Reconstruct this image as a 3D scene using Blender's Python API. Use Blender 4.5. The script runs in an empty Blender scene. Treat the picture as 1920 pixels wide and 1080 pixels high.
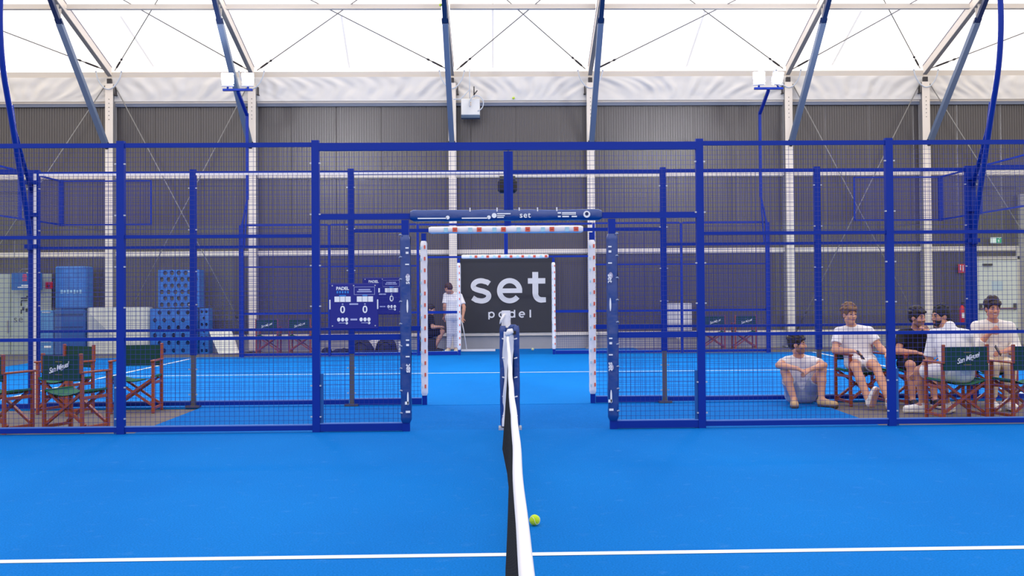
import bpy, math, random
import numpy as np
from mathutils import Vector, Matrix, noise
random.seed(7)
S = bpy.context.scene
COL = S.collection
PI = math.pi

# ------------------------------------------------------------------ camera
F, PX, PY = 1981.05, 995.35, 509.72
CAM = np.array([-0.0557, 0.0, 1.4394])
_y, _p, _r = 0.0257, 0.0182, 0.0076
_f = np.array([math.sin(_y)*math.cos(_p), math.cos(_y)*math.cos(_p), math.sin(_p)])
_r0 = np.array([math.cos(_y), -math.sin(_y), 0.0]); _d0 = np.cross(_f, _r0)
R_ = math.cos(_r)*_r0 + math.sin(_r)*_d0
D_ = -math.sin(_r)*_r0 + math.cos(_r)*_d0
cam_data = bpy.data.cameras.new('camera')
cam = bpy.data.objects.new('camera', cam_data); COL.objects.link(cam)
cam_data.sensor_width = 36.0
cam_data.lens = F/1920*36
cam_data.shift_x = (960-PX)/1920
cam_data.shift_y = (PY-540)/1920
cam_data.clip_end = 200
M = Matrix(((R_[0], -D_[0], -_f[0], CAM[0]), (R_[1], -D_[1], -_f[1], CAM[1]), (R_[2], -D_[2], -_f[2], CAM[2]), (0, 0, 0, 1)))
cam.matrix_world = M
S.camera = cam

def at(px, py, Y):
    v = _f + R_*(px-PX)/F + D_*(py-PY)/F
    q = CAM + v*(Y/v[1])
    return (float(q[0]), float(Y), float(q[2]))

# ------------------------------------------------------------------ materials
def lin(c):
    return tuple((x/255/12.92 if x/255 <= .04045 else ((x/255+.055)/1.055)**2.4) for x in c)
MATS = {}
def mat(name, rgb, rough=.6, metal=0.0, spec=.5, emit=None, strength=0.0, sheen=0.0, noise_scale=0, noise_amt=.15, bump=0.0, bump_scale=200.0):
    if name in MATS: return MATS[name]
    m = bpy.data.materials.new(name); m.use_nodes = True
    nt = m.node_tree; b = nt.nodes['Principled BSDF']
    c = (*lin(rgb), 1)
    b.inputs['Base Color'].default_value = c
    b.inputs['Roughness'].default_value = rough
    b.inputs['Metallic'].default_value = metal
    b.inputs['Specular IOR Level'].default_value = spec
    if sheen: b.inputs['Sheen Weight'].default_value = sheen
    if emit:
        b.inputs['Emission Color'].default_value = (*lin(emit), 1); b.inputs['Emission Strength'].default_value = strength
    if noise_scale:
        tc = nt.nodes.new('ShaderNodeTexCoord'); n = nt.nodes.new('ShaderNodeTexNoise')
        n.inputs['Scale'].default_value = noise_scale; n.inputs['Detail'].default_value = 4
        mx = nt.nodes.new('ShaderNodeMix'); mx.data_type = 'RGBA'
        k = 1-noise_amt
        mx.inputs['A'].default_value = (c[0]*k, c[1]*k, c[2]*k, 1)
        mx.inputs['B'].default_value = (min(1, c[0]*(1+noise_amt)), min(1, c[1]*(1+noise_amt)), min(1, c[2]*(1+noise_amt)), 1)
        nt.links.new(tc.outputs['Object'], n.inputs['Vector']); nt.links.new(n.outputs['Fac'], mx.inputs['Factor'])
        nt.links.new(mx.outputs['Result'], b.inputs['Base Color'])
    if bump:
        tc = nt.nodes.new('ShaderNodeTexCoord'); n = nt.nodes.new('ShaderNodeTexNoise')
        n.inputs['Scale'].default_value = bump_scale; n.inputs['Detail'].default_value = 3
        bp = nt.nodes.new('ShaderNodeBump'); bp.inputs['Strength'].default_value = bump; bp.inputs['Distance'].default_value = .01
        nt.links.new(tc.outputs['Object'], n.inputs['Vector']); nt.links.new(n.outputs['Fac'], bp.inputs['Height'])
        nt.links.new(bp.outputs['Normal'], b.inputs['Normal'])
    MATS[name] = m
    return m

def turf_mat(name, rgb):
    m = bpy.data.materials.new(name); m.use_nodes = True
    nt = m.node_tree; b = nt.nodes['Principled BSDF']
    b.inputs['Roughness'].default_value = .85; b.inputs['Specular IOR Level'].default_value = .05
    c = lin(rgb)
    tc = nt.nodes.new('ShaderNodeTexCoord')
    def nz(scale, det, sy=1.0):
        mp = nt.nodes.new('ShaderNodeMapping'); mp.inputs['Scale'].default_value = (1, sy, 1)
        n = nt.nodes.new('ShaderNodeTexNoise'); n.inputs['Scale'].default_value = scale; n.inputs['Detail'].default_value = det
        nt.links.new(tc.outputs['Object'], mp.inputs['Vector']); nt.links.new(mp.outputs['Vector'], n.inputs['Vector'])
        return n
    n1 = nz(90, 3); n2 = nz(.7, 3, .5); n3 = nz(9, 5)
    def mixc(fac_node, a, bcol, lo, hi):
        rp = nt.nodes.new('ShaderNodeValToRGB'); rp.color_ramp.elements[0].position = lo; rp.color_ramp.elements[1].position = hi
        rp.color_ramp.elements[0].color = (*a, 1); rp.color_ramp.elements[1].color = (*bcol, 1)
        nt.links.new(fac_node.outputs['Fac'], rp.inputs['Fac']); return rp
    r1 = mixc(n1, tuple(x*.84 for x in c), tuple(min(1, x*1.14+.004) for x in c), .3, .7)
    r2 = mixc(n2, (.88, .90, .93), (1.08, 1.06, 1.04), .3, .7)
    mu = nt.nodes.new('ShaderNodeMix'); mu.data_type = 'RGBA'; mu.blend_type = 'MULTIPLY'; mu.inputs['Factor'].default_value = 1
    nt.links.new(r1.outputs['Color'], mu.inputs['A']); nt.links.new(r2.outputs['Color'], mu.inputs['B'])
    r3 = mixc(n3, (0, 0, 0), (.10, .10, .10), .60, .80)      # pale sand left lying in the pile
    mx = nt.nodes.new('ShaderNodeMix'); mx.data_type = 'RGBA'; mx.inputs['B'].default_value = (*lin((120, 175, 235)), 1)
    nt.links.new(r3.outputs['Color'], mx.inputs['Factor']); nt.links.new(mu.outputs['Result'], mx.inputs['A'])
    nt.links.new(mx.outputs['Result'], b.inputs['Base Color'])
    bp = nt.nodes.new('ShaderNodeBump'); bp.inputs['Strength'].default_value = .4; bp.inputs['Distance'].default_value = .006
    nt.links.new(n1.outputs['Fac'], bp.inputs['Height']); nt.links.new(bp.outputs['Normal'], b.inputs['Normal'])
    return m

def glass_mat():
    m = bpy.data.materials.new('court_glass'); m.use_nodes = True
    nt = m.node_tree; nt.nodes.clear()
    o = nt.nodes.new('ShaderNodeOutputMaterial'); t = nt.nodes.new('ShaderNodeBsdfTransparent'); g = nt.nodes.new('ShaderNodeBsdfGlossy')
    t.inputs['Color'].default_value = (.955, .975, .97, 1); g.inputs['Roughness'].default_value = .02
    lw = nt.nodes.new('ShaderNodeLayerWeight'); lw.inputs['Blend'].default_value = .5
    pw = nt.nodes.new('ShaderNodeMath'); pw.operation = 'POWER'; pw.inputs[1].default_value = 5
    fr = nt.nodes.new('ShaderNodeMath'); fr.operation = 'MULTIPLY_ADD'; fr.inputs[1].default_value = .45; fr.inputs[2].default_value = .02
    nt.links.new(lw.outputs['Facing'], pw.inputs[0]); nt.links.new(pw.outputs[0], fr.inputs[0])
    mx = nt.nodes.new('ShaderNodeMixShader')
    nt.links.new(fr.outputs[0], mx.inputs['Fac']); nt.links.new(t.outputs[0], mx.inputs[1]); nt.links.new(g.outputs[0], mx.inputs[2])
    nt.links.new(mx.outputs[0], o.inputs['Surface'])
    return m

BLUE = mat('blue_powder_coat', (0, 45, 150), .42, spec=.22)
WIRE = mat('blue_wire', (34, 46, 140), .45)
GREYLEG = mat('grey_galvanised_leg', (96, 92, 98), .5, .3)
CLIP = mat('zinc_clip', (190, 194, 204), .4, .5)
NAVY = mat('navy_pad_vinyl', (12, 60, 136), .3, spec=.8, bump=.5, bump_scale=12)
NAVYS = mat('navy_strap', (10, 30, 84), .5)
WPAD = mat('white_pad_vinyl', (238, 236, 240), .45, bump=.2, bump_scale=12)
WHITE = mat('white_print', (240, 242, 246), .6)
REDP = mat('red_print', (226, 98, 72), .6)
CYANP = mat('cyan_print', (172, 216, 232), .6)
SKYP = mat('light_blue_print', (40, 130, 215), .6)
CREAM = mat('cream_painted_steel', (238, 226, 212), .5)
ALU = mat('beige_aluminium', (206, 197, 187), .5)
ALUD = mat('grey_aluminium', (150, 146, 144), .5)
BRACE = mat('slate_blue_steel', (112, 128, 154), .45)
BRACED = mat('navy_steel', (24, 44, 88), .4)
STEEL = mat('cable_steel', (150, 148, 146), .5, .4)
DARKST = mat('dark_fitting', (58, 54, 56), .5, .3)
HOSE = mat('pale_hose', (200, 206, 216), .5)
PANEL = mat('anthracite_panel', (83, 77, 77), .31, spec=.75)
CONC = mat('pale_concrete', (166, 164, 168), .8, noise_scale=3, noise_amt=.08)
DARKFL = mat('grey_brown_concrete', (110, 100, 94), .85, noise_scale=2.5, noise_amt=.18)
VALANCE = mat('white_pvc_valance', (224, 219, 213), .5)
WOOD = mat('varnished_red_wood', (158, 78, 50), .42, noise_scale=18, noise_amt=.25)
GREEN = mat('dark_green_canvas', (6, 66, 58), .8, bump=.15, bump_scale=300)
GREENS = mat('green_seat_canvas', (20, 104, 72), .8)
BLACK = mat('black_plastic', (14, 14, 18), .4)
BAGM = mat('black_nylon', (26, 25, 34), .6, bump=.5, bump_scale=9)
NETM = mat('black_net_cord', (20, 20, 22), .8)
TAPE = mat('white_net_tape', (240, 238, 240), .7)
BALL = mat('yellow_felt', (206, 236, 20), .9, sheen=.3, bump=.4, bump_scale=400)
SCORE = mat('score_board_blue', (8, 20, 132), .5)
BANNER = mat('charcoal_banner', (54, 54, 62), .75)
LETTER = mat('pale_banner_print', (226, 226, 230), .7)
DOORM = mat('off_white_door', (224, 226, 218), .5)
LAMP = mat('floodlight_lens', (255, 255, 255), .3, emit=(250, 250, 255), strength=480)
GLASS = glass_mat()

# ------------------------------------------------------------------ mesh helpers
def empty(name, loc=(0, 0, 0), rz=0.0):
    o = bpy.data.objects.new(name, None); COL.objects.link(o)
    o.location = loc; o.rotation_euler = (0, 0, rz); o.empty_display_size = .1
    return o
def tag(o, label=None, cat=None, group=None, kind=None):
    if label: o['label'] = label
    if cat: o['category'] = cat
    if group: o['group'] = group
    if kind: o['kind'] = kind
    return o
def thing(name, label, cat, loc=(0, 0, 0), rz=0.0, group=None):
    return tag(empty(name, loc, rz), label, cat, group)
def copy_tree(o, parent=None):
    c = o.copy(); COL.objects.link(c)
    if parent: c.parent = parent
    for ch in list(o.children): copy_tree(ch, c)
    return c

class MB:
    def __init__(s): s.v = []; s.f = []; s.m = []; s.sm = []
    def add(s, vs, fs, mi=0, smooth=False):
        o = len(s.v); s.v += [tuple(map(float, p)) for p in vs]
        for f in fs: s.f.append(tuple(i+o for i in f)); s.m.append(mi); s.sm.append(smooth)
        return s
    def box(s, c, d, mi=0, rot=None, taper=1.0):
        x, y, z = d[0]/2, d[1]/2, d[2]/2
        vs = [(-x, -y, -z), (x, -y, -z), (x, y, -z), (-x, y, -z), (-x*taper, -y*taper, z), (x*taper, -y*taper, z), (x*taper, y*taper, z), (-x*taper, y*taper, z)]
        if rot is not None: vs = [tuple(rot @ Vector(p)) for p in vs]
        vs = [(p[0]+c[0], p[1]+c[1], p[2]+c[2]) for p in vs]
        return s.add(vs, [(0, 3, 2, 1), (4, 5, 6, 7), (0, 1, 5, 4), (1, 2, 6, 5), (2, 3, 7, 6), (3, 0, 4, 7)], mi)
    def rbox(s, c, d, r=.01, mi=0, rot=None):           # box with chamfered edges
        x, y, z = d[0]/2, d[1]/2, d[2]/2
        vs = []; idx = {}
        for sx in (-1, 1):
            for sy in (-1, 1):
                for sz in (-1, 1):
                    for a in range(3):
                        p = [sx*(x-r), sy*(y-r), sz*(z-r)]; p[a] = (sx*x, sy*y, sz*z)[a]
                        idx[(sx, sy, sz, a)] = len(vs); vs.append(Vector(p))
        fs = []
        for a in range(3):
            b, c2 = (a+1) % 3, (a+2) % 3
            for sg in (-1, 1):
                q = []
                for (u, w) in ((-1, -1), (1, -1), (1, 1), (-1, 1)):
                    k = [0, 0, 0]; k[a] = sg; k[b] = u; k[c2] = w; q.append(idx[(*k, a)])
                fs.append(tuple(q if sg > 0 else q[::-1]))
            for u in (-1, 1):
                for w in (-1, 1):
                    k1 = [0, 0, 0]; k2 = [0, 0, 0]
                    k1[a] = -1; k1[b] = u; k1[c2] = w; k2[a] = 1; k2[b] = u; k2[c2] = w
                    q = [idx[(*k1, b)], idx[(*k2, b)], idx[(*k2, c2)], idx[(*k1, c2)]]
                    fs.append(tuple(q if u*w > 0 else q[::-1]))
        for sx in (-1, 1):
            for sy in (-1, 1):
                for sz in (-1, 1):
                    q = [idx[(sx, sy, sz, a)] for a in range(3)]
                    fs.append(tuple(q if sx*sy*sz > 0 else q[::-1]))
        if rot is not None: vs = [rot @ p for p in vs]
        return s.add([(p[0]+c[0], p[1]+c[1], p[2]+c[2]) for p in vs], fs, mi)
    def bar(s, a, b, w, h, mi=0, up=(0, 0, 1)):          # rectangular bar between two points
        a, b = Vector(a), Vector(b); d = (b-a); L = d.length; d.normalize()
        u = Vector(up)
        if abs(d.dot(u)) > .98: u = Vector((0, 1, 0))
        x = d.cross(u).normalized(); z = x.cross(d).normalized()
        vs = []
        for p in (a, b):
            for (i, j) in ((-1, -1), (1, -1), (1, 1), (-1, 1)): vs.append(p + x*(i*w/2) + z*(j*h/2))
        return s.add(vs, [(0, 1, 2, 3), (7, 6, 5, 4), (0, 4, 5, 1), (1, 5, 6, 2), (2, 6, 7, 3), (3, 7, 4, 0)], mi)
    def tube(s, pts, r, n=8, mi=0, caps=True):
        pts = [Vector(p) for p in pts]; rs = r if hasattr(r, '__len__') else [r]*len(pts)
        vs = []; prev = None
        for i, p in enumerate(pts):
            d = (pts[min(i+1, len(pts)-1)] - pts[max(i-1, 0)]).normalized()
            if prev is None:
                u = Vector((0, 0, 1)) if abs(d.z) < .9 else Vector((1, 0, 0))
                x = d.cross(u).normalized()
            else: x = (prev - d*prev.dot(d)).normalized()
            prev = x; y = d.cross(x)
            for k in range(n):
                t = 2*PI*k/n; vs.append(p + x*(math.cos(t)*rs[i]) + y*(math.sin(t)*rs[i]))
        fs = []
        for i in range(len(pts)-1):
            for k in range(n): fs.append((i*n+k, i*n+(k+1) % n, (i+1)*n+(k+1) % n, (i+1)*n+k))
        s.add(vs, fs, mi, True)
        if caps:
            o = len(s.v)-len(vs)
            s.f += [tuple(o+k for k in range(n))[::-1], tuple(o+(len(pts)-1)*n+k for k in range(n))]; s.m += [mi, mi]; s.sm += [False, False]
        return s
    def ribbon(s, pts, w, t, axis_o, ux, uz, mi=0):      # flat letter stroke: pts 2-D in the (ux,uz) plane
        pts = [Vector(p) for p in pts]; n = len(pts); O = Vector(axis_o); ux, uz = Vector(ux), Vector(uz); nn = ux.cross(uz)*-1
        vs = []
        ws = w if hasattr(w, '__len__') else [w]*n
        for i, p in enumerate(pts):
            d = (pts[min(i+1, n-1)]-pts[max(i-1, 0)]).normalized(); q = Vector((-d.y, d.x))
            for sgn in (1, -1):
                e = p + q*(sgn*ws[i]/2)
                vs.append(O + ux*e.x + uz*e.y); vs.append(O + ux*e.x + uz*e.y - nn*t)
        fs = []
        for i in range(n-1):
            a = i*4; b = a+4
            fs += [(a, b, b+2, a+2), (a+1, a+3, b+3, b+1), (a, a+1, b+1, b), (a+2, b+2, b+3, a+3)]
        fs += [(0, 2, 3, 1), (4*n-4, 4*n-3, 4*n-1, 4*n-2)]
        return s.add(vs, fs, mi)
    def disc(s, c, r, t, axis='y', n=16, mi=0, ry=None):
        vs = []; ry = ry or r
        for k in (-t/2, t/2):
            for i in range(n):
                a = 2*PI*i/n; u, v = r*math.cos(a), ry*math.sin(a)
                vs.append({'y': (c[0]+u, c[1]+k, c[2]+v), 'z': (c[0]+u, c[1]+v, c[2]+k), 'x': (c[0]+k, c[1]+u, c[2]+v)}[axis])
        fs = [tuple(range(n)), tuple(range(2*n-1, n-1, -1))] + [(i, (i+1) % n, n+(i+1) % n, n+i) for i in range(n)]
        return s.add(vs, fs, mi)
    def ball(s, c, r, nu=16, nv=10, mi=0, sc=(1, 1, 1)):
        vs = [(c[0], c[1], c[2]+r*sc[2])]
        for j in range(1, nv):
            t = PI*j/nv
            for i in range(nu):
                a = 2*PI*i/nu; vs.append((c[0]+r*sc[0]*math.sin(t)*math.cos(a), c[1]+r*sc[1]*math.sin(t)*math.sin(a), c[2]+r*sc[2]*math.cos(t)))
        vs.append((c[0], c[1], c[2]-r*sc[2])); L = len(vs)-1; fs = []
        for i in range(nu):
            fs.append((0, 1+i, 1+(i+1) % nu)); fs.append((L, L-nu+(i+1) % nu, L-nu+i))
            for j in range(nv-2):
                a = 1+j*nu; fs.append((a+i, a+nu+i, a+nu+(i+1) % nu, a+(i+1) % nu))
        return s.add(vs, fs, mi, True)
    def grid(s, fn, nu, nv, mi=0, smooth=True):
        vs = [fn(i/nu, j/nv) for j in range(nv+1) for i in range(nu+1)]
        fs = [(j*(nu+1)+i, j*(nu+1)+i+1, (j+1)*(nu+1)+i+1, (j+1)*(nu+1)+i) for j in range(nv) for i in range(nu)]
        return s.add(vs, fs, mi, smooth)
    def build(s, name, mats, parent=None, loc=None):
        me = bpy.data.meshes.new(name); me.from_pydata(s.v, [], s.f)
        for m in (mats if isinstance(mats, (list, tuple)) else [mats]): me.materials.append(m)
        me.polygons.foreach_set('material_index', s.m); me.polygons.foreach_set('use_smooth', s.sm)
        me.update()
        o = bpy.data.objects.new(name, me); COL.objects.link(o)
        if parent: o.parent = parent
        if loc: o.location = loc
        return o

def text_obj(name, s, size, m, parent=None, loc=(0, 0, 0), rot=(PI/2, 0, 0), ext=.002, off=0.0, shear=0.0, spacing=1.0, sx=1.0, align='CENTER'):
    cu = bpy.data.curves.new(name, 'FONT'); cu.body = s; cu.size = size; cu.extrude = ext; cu.offset = off
    cu.shear = shear; cu.space_character = spacing; cu.align_x = align; cu.align_y = 'CENTER'; cu.resolution_u = 4
    t = bpy.data.objects.new(name, cu); COL.objects.link(t)
    dg = bpy.context.evaluated_depsgraph_get()
    me = bpy.data.meshes.new_from_object(t.evaluated_get(dg))
    COL.objects.unlink(t); bpy.data.objects.remove(t); bpy.data.curves.remove(cu)
    me.materials.clear(); me.materials.append(m)
    o = bpy.data.objects.new(name, me); COL.objects.link(o)
    o.location = loc; o.rotation_euler = rot; o.scale = (sx, 1, 1)
    if parent: o.parent = parent
    return o

def struct(name, mb, m):
    return tag(mb.build(name, m), kind='structure')

YA, YB, YC, YW = 11.0, 13.54, 24.02, 26.55
# ------------------------------------------------------------------ setting
b = MB(); b.box((0, 10, -.06), (46, 38, .08)); struct('floor_hall', b, DARKFL)
T1 = turf_mat('blue_turf', (0, 113, 198)); T2 = turf_mat('blue_turf_corridor', (0, 108, 192)); T3 = turf_mat('blue_turf_far', (6, 120, 204))
def slab(name, x0, x1, y0, y1, z, m):
    b = MB(); b.add([(x0, y0, z), (x1, y0, z), (x1, y1, z), (x0, y1, z), (x0, y0, -.02), (x1, y0, -.02), (x1, y1, -.02), (x0, y1, -.02)],
                    [(0, 1, 2, 3), (0, 4, 5, 1), (1, 5, 6, 2), (2, 6, 7, 3), (3, 7, 4, 0)])
    return struct(name, b, m)
slab('floor_near_court', -10.1, 10.1, .45, YA+.06, 0, T1)
slab('floor_corridor', -3.9, 3.9, YA+.06, YB-.05, -.004, T2)
slab('floor_far_court', -10.1, 10.1, YB-.05, YC+.06, 0, T3)
slab('floor_back_strip', -3.2, 3.2, YC+.06, YW-.02, -.004, T2)
LINE = mat('white_court_line', (232, 240, 250), .8, noise_scale=60, noise_amt=.06)
def line(name, x0, x1, y0, y1):
    b = MB(); b.add([(x0, y0, .0025), (x1, y0, .0025), (x1, y1, .0025), (x0, y1, .0025)], [(0, 1, 2, 3)]); struct(name, b, LINE)
line('trim_1', -6.95, 6.95, YA-5.235, YA-5.165)
line('trim_2', -6.95, 6.95, YB+5.17, YB+5.23)
line('trim_3', -7.02, -6.95, YB+.08, YC-.08); line('trim_4', 6.95, 7.02, YB+.08, YC-.08)

# far wall: ribbed metal panels, plinth, rails
b = MB(); n = 640; x0, x1 = -20.0, 20.0; pitch = (x1-x0)/n
vs = []; prof = ((0, 0), (.42, 0), (.5, .012), (.92, .012))
for i in range(n):
    for (u, d) in prof:
        joint = .012 if (i % 18 == 0 and u == 0) else 0
        for z in (.33, 6.25): vs.append((x0+(i+u)*pitch, YW+d+joint, z))
fs = [(2*k, 2*k+2, 2*k+3, 2*k+1) for k in range(n*4-1)]
b.add(vs, fs); struct('wall_back', b, PANEL)
b = MB(); b.box((0, YW+.06, 3.2), (40, .06, 6.3)); struct('wall_back_core', b, PANEL)
b = MB(); b.box((0, YW-.02, .145), (40, .08, .33)); struct('baseboard_back', b, CONC)
for i, (z, h) in enumerate(((4.37, .10), (2.44, .10), (.368, .075))):
    dp = .12 if z < 1 else .06
    b = MB(); b.box((0, YW-.01-dp/2, z), (40, dp, h)); b.box((0, YW-.02, z-h/2-.012), (40, .03, .024))
    struct('trim_%d' % (5+i), b, CREAM)
b = MB(); b.box((0, YW-.03, 6.16), (40, .08, .06)); b.box((0, YW-.06, 6.115), (40, .04, .03)); struct('trim_8', b, mat('grey_blue_flashing', (120, 128, 148), .5))
b = MB(); b.box((0, YW-.05, 6.885), (40, .10, .16)); struct('trim_9', b, ALU)
b = MB(); b.box((0, YW-.06, 6.21), (40, .05, .06)); struct('trim_10', b, CREAM)
# roof membrane (translucent fabric glowing with daylight)
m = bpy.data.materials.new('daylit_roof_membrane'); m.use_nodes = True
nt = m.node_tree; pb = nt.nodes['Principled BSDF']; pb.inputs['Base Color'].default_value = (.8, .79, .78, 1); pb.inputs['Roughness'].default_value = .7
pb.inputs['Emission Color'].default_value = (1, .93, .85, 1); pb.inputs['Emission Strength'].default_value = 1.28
SL = .31
def roof_z(Y): return 7.0 + SL*(26.5-Y)
b = MB(); ridge = 11.0
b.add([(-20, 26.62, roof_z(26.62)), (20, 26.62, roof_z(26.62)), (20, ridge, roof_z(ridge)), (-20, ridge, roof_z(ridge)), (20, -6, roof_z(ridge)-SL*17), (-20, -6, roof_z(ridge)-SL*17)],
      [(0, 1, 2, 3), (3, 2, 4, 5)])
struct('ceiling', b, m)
# seams of the membrane
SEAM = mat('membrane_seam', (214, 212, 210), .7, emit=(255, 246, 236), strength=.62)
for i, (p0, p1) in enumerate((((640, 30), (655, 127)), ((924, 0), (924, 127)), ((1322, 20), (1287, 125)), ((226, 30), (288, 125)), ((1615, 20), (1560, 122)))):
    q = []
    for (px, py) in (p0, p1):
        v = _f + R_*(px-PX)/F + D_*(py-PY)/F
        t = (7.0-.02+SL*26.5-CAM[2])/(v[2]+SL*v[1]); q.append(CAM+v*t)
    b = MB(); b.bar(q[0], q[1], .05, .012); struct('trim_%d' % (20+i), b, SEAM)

# ------------------------------------------------------------------ steel frames along the far wall
COLX = (-9.76, -6.26, -1.31, 2.14, 7.12, 10.60)
COLN = ('far left', 'left, behind the bare light mast', 'left of the banner', 'right of the banner', 'right, beside the two lit floodlights', 'far right')
CL = ['cream steel frame with raking brace, leftmost of the six along the back wall',
      'cream steel frame standing behind the lit floodlights on the left',
      'cream steel frame just left of the dark set banner and next to the control box',
      'cream steel frame just right of the dark set banner',
      'cream steel frame standing beside the lit floodlights on the right',
      'cream steel frame with raking brace, rightmost of the six along the back wall']
YF = 26.24                      # front face of the columns
for i, x in enumerate(COLX):
    fr = thing('portal_frame', CL[i], 'steel frame', (x, YF+.14, 0), 0, 'steel frames along the back wall')
    b = MB(); b.box((0, -.13, 3.32), (.19, .02, 6.64)); b.box((0, 0, 3.32), (.15, .26, 6.64), 1); b.box((0, .13, 3.32), (.19, .02, 6.64), 1)
    for k in range(6): b.disc((.0, -.145, 5.75+k*.1), .010, .012, 'y', 8, 2)
    b.build('column', [CREAM, ALUD, DARKST], fr)
    b = MB(); b.box((0, 0, .015), (.34, .40, .03)); b.build('base_plate', ALUD, fr)
    def rz(Y, o): return 6.85+SL*(26.33-Y)+o
    ya, ybk = 26.30, 15.0
    b = MB(); y0r, y1r = ya-(YF+.14), ybk-(YF+.14)
    b.bar((0, y0r, rz(ya, .085)), (0, y1r, rz(ybk, .085)), .086, .22)
    b.bar((0, y0r, rz(ya, -.030)), (0, y1r, rz(ybk, -.030)), .10, .018, 1); b.bar((0, y0r, rz(ya, .195)), (0, y1r, rz(ybk, .195)), .11, .014, 2)
    b.build('rafter', [CREAM, ALUD, mat('lavender_grey_flange', (150, 146, 160), .5)], fr)
    b = MB(); b.box((0, -.10, 6.70), (.10, .10, .12)); b.build('knee_joint', DARKST, fr)
    def P(Y, Z): return (0, Y-(YF+.14), Z)
    b = MB(); b.bar(P(26.0, 5.12), P(23.33, 7.40), .125, .12); b.build('knee_brace', BRACE, fr)
    b = MB(); b.bar(P(23.33, 7.40), P(22.78, 7.87), .10, .09); b.bar(P(23.36, 7.38), P(23.26, 7.47), .15, .05, 0)
    b.build('brace_head', BRACED, fr)
    for (p0, p1) in ((P(23.3, 7.42), P(23.36, 7.72)), (P(23.18, 7.55), P(23.22, 7.77))):
        b = MB(); b.bar(p0, p1, .06, .03); b.build('clamp', ALU, fr)
    b = MB(); b.bar(P(26.13, 5.03), P(25.96, 5.15), .07, .09); b.disc((0, 25.99-YF-.14, 5.12), .03, .17, 'x', 10); b.build('brace_foot', DARKST, fr)
    w = .62
    pts = [(-w/2*1.0 + w*t, -.16-.02*math.sin(PI*t), 6.93-.44*math.sin(PI*t)**.62) for t in [k/20 for k in range(21)]]
    b = MB(); b.tube(pts, .016, 6); b.ball((-w/2, -.16, 6.93), .025, 8, 6); b.ball((w/2, -.16, 6.93), .025, 8, 6); b.build('hose_loop', HOSE, fr)
    sx = 1 if x < 0 else -1
    b = MB(); b.box((sx*.14, -.06, 6.45), (.02, .10, .20)); b.box((sx*.14, -.06, 6.36), (.05, .12, .02)); b.build('side_hook', DARKST, fr)
# purlins between the frames
PL = ['leftmost pale roof purlin, running out of view on the left', 'roof purlin in the narrow bay above the left floodlights', 'roof purlin in the wide bay left of the banner',
      'roof purlin in the narrow bay above the dark set banner', 'roof purlin in the wide bay right of the banner', 'roof purlin in the narrow bay above the right floodlights', 'rightmost pale roof purlin, running out of view on the right']
xs = [-14.76]+list(COLX)+[15.6]
for i in range(7):
    b = MB(); a0, a1 = xs[i]+.10, xs[i+1]-.10; zc = 6.85+SL*(26.33-23.5)+.07
    b.box(((a0+a1)/2, 23.5, zc), (a1-a0, .08, .105)); b.box(((a0+a1)/2, 23.47, zc-.06), (a1-a0, .11, .014))
    tag(b.build('roof_purlin', ALU), PL[i], 'roof beam', 'roof purlins')
# bracing cables with turnbuckles
def cable(name, a, bb, label, cat, group, tb=.16, r=.013):
    a, bb = Vector(a), Vector(bb); d = bb-a
    t = thing(name, label, cat, tuple(a), 0, group)
    b = MB(); b.tube([(0, 0, 0), d], r, 6); b.build('wire_rope', STEEL, t)
    b = MB(); u = d.normalized(); b.tube([u*.15, u*.2, u*.48, u*.53], [.012, .024, .024, .012], 8); b.tube([u*.6, u*.64, u*.7], [.014, .03, .014], 8); b.build('turnbuckle', DARKST, t)
    return t
bays = [(-14.76, -9.76, 'the leftmost roof bay'), (-9.76, -6.26, 'the narrow bay above the left floodlights'), (-6.26, -1.31, 'the wide bay left of the banner'), (-1.31, 2.14, 'the narrow bay above the set banner'),
        (2.14, 7.12, 'the wide bay right of the banner'), (7.12, 10.60, 'the narrow bay right of the right floodlights'), (10.60, 15.6, 'the rightmost roof bay')]
for (xa, xb, nm) in bays:
    for k in (0, 1):
        p, q = (xa, xb) if k == 0 else (xb, xa)
        s = 1 if q > p else -1
        if (p < -12) or (p > 13): continue
        cable('bracing_cable', (p+s*.12, 26.3, 6.97+k*.02), (q, 21.3, 8.52+k*.03), 'roof cable in %s, low end on the %s' % (nm, 'left' if s > 0 else 'right'), 'cable', 'roof bracing cables')
wb = [(-9.76, -6.26, 'between the two leftmost columns'), (7.12, 10.60, 'between the two rightmost columns')]
for (xa, xb, nm) in wb:
    for k in (0, 1):
        p, q = (xa, xb) if k == 0 else (xb, xa)
        s = 1 if q > p else -1
        cable('bracing_cable', (q-s*.10, 26.30+k*.03, .28), (p+s*.12, 26.30+k*.03, 6.6), 'thin steel wall cable %s, rising to the %s' % (nm, 'left' if s > 0 else 'right'), 'cable', 'wall bracing cables')
for (p, q, nm) in ((-9.76, -14.0, 'left of the leftmost column'), (10.6, 14.6, 'right of the rightmost column')):
    s = 1 if q > p else -1
    cable('bracing_cable', (q, 26.3, 0.0+.3), (p+s*.12, 26.3, 6.6), 'thin steel wall cable running down %s' % nm, 'cable', 'wall bracing cables')

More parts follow.
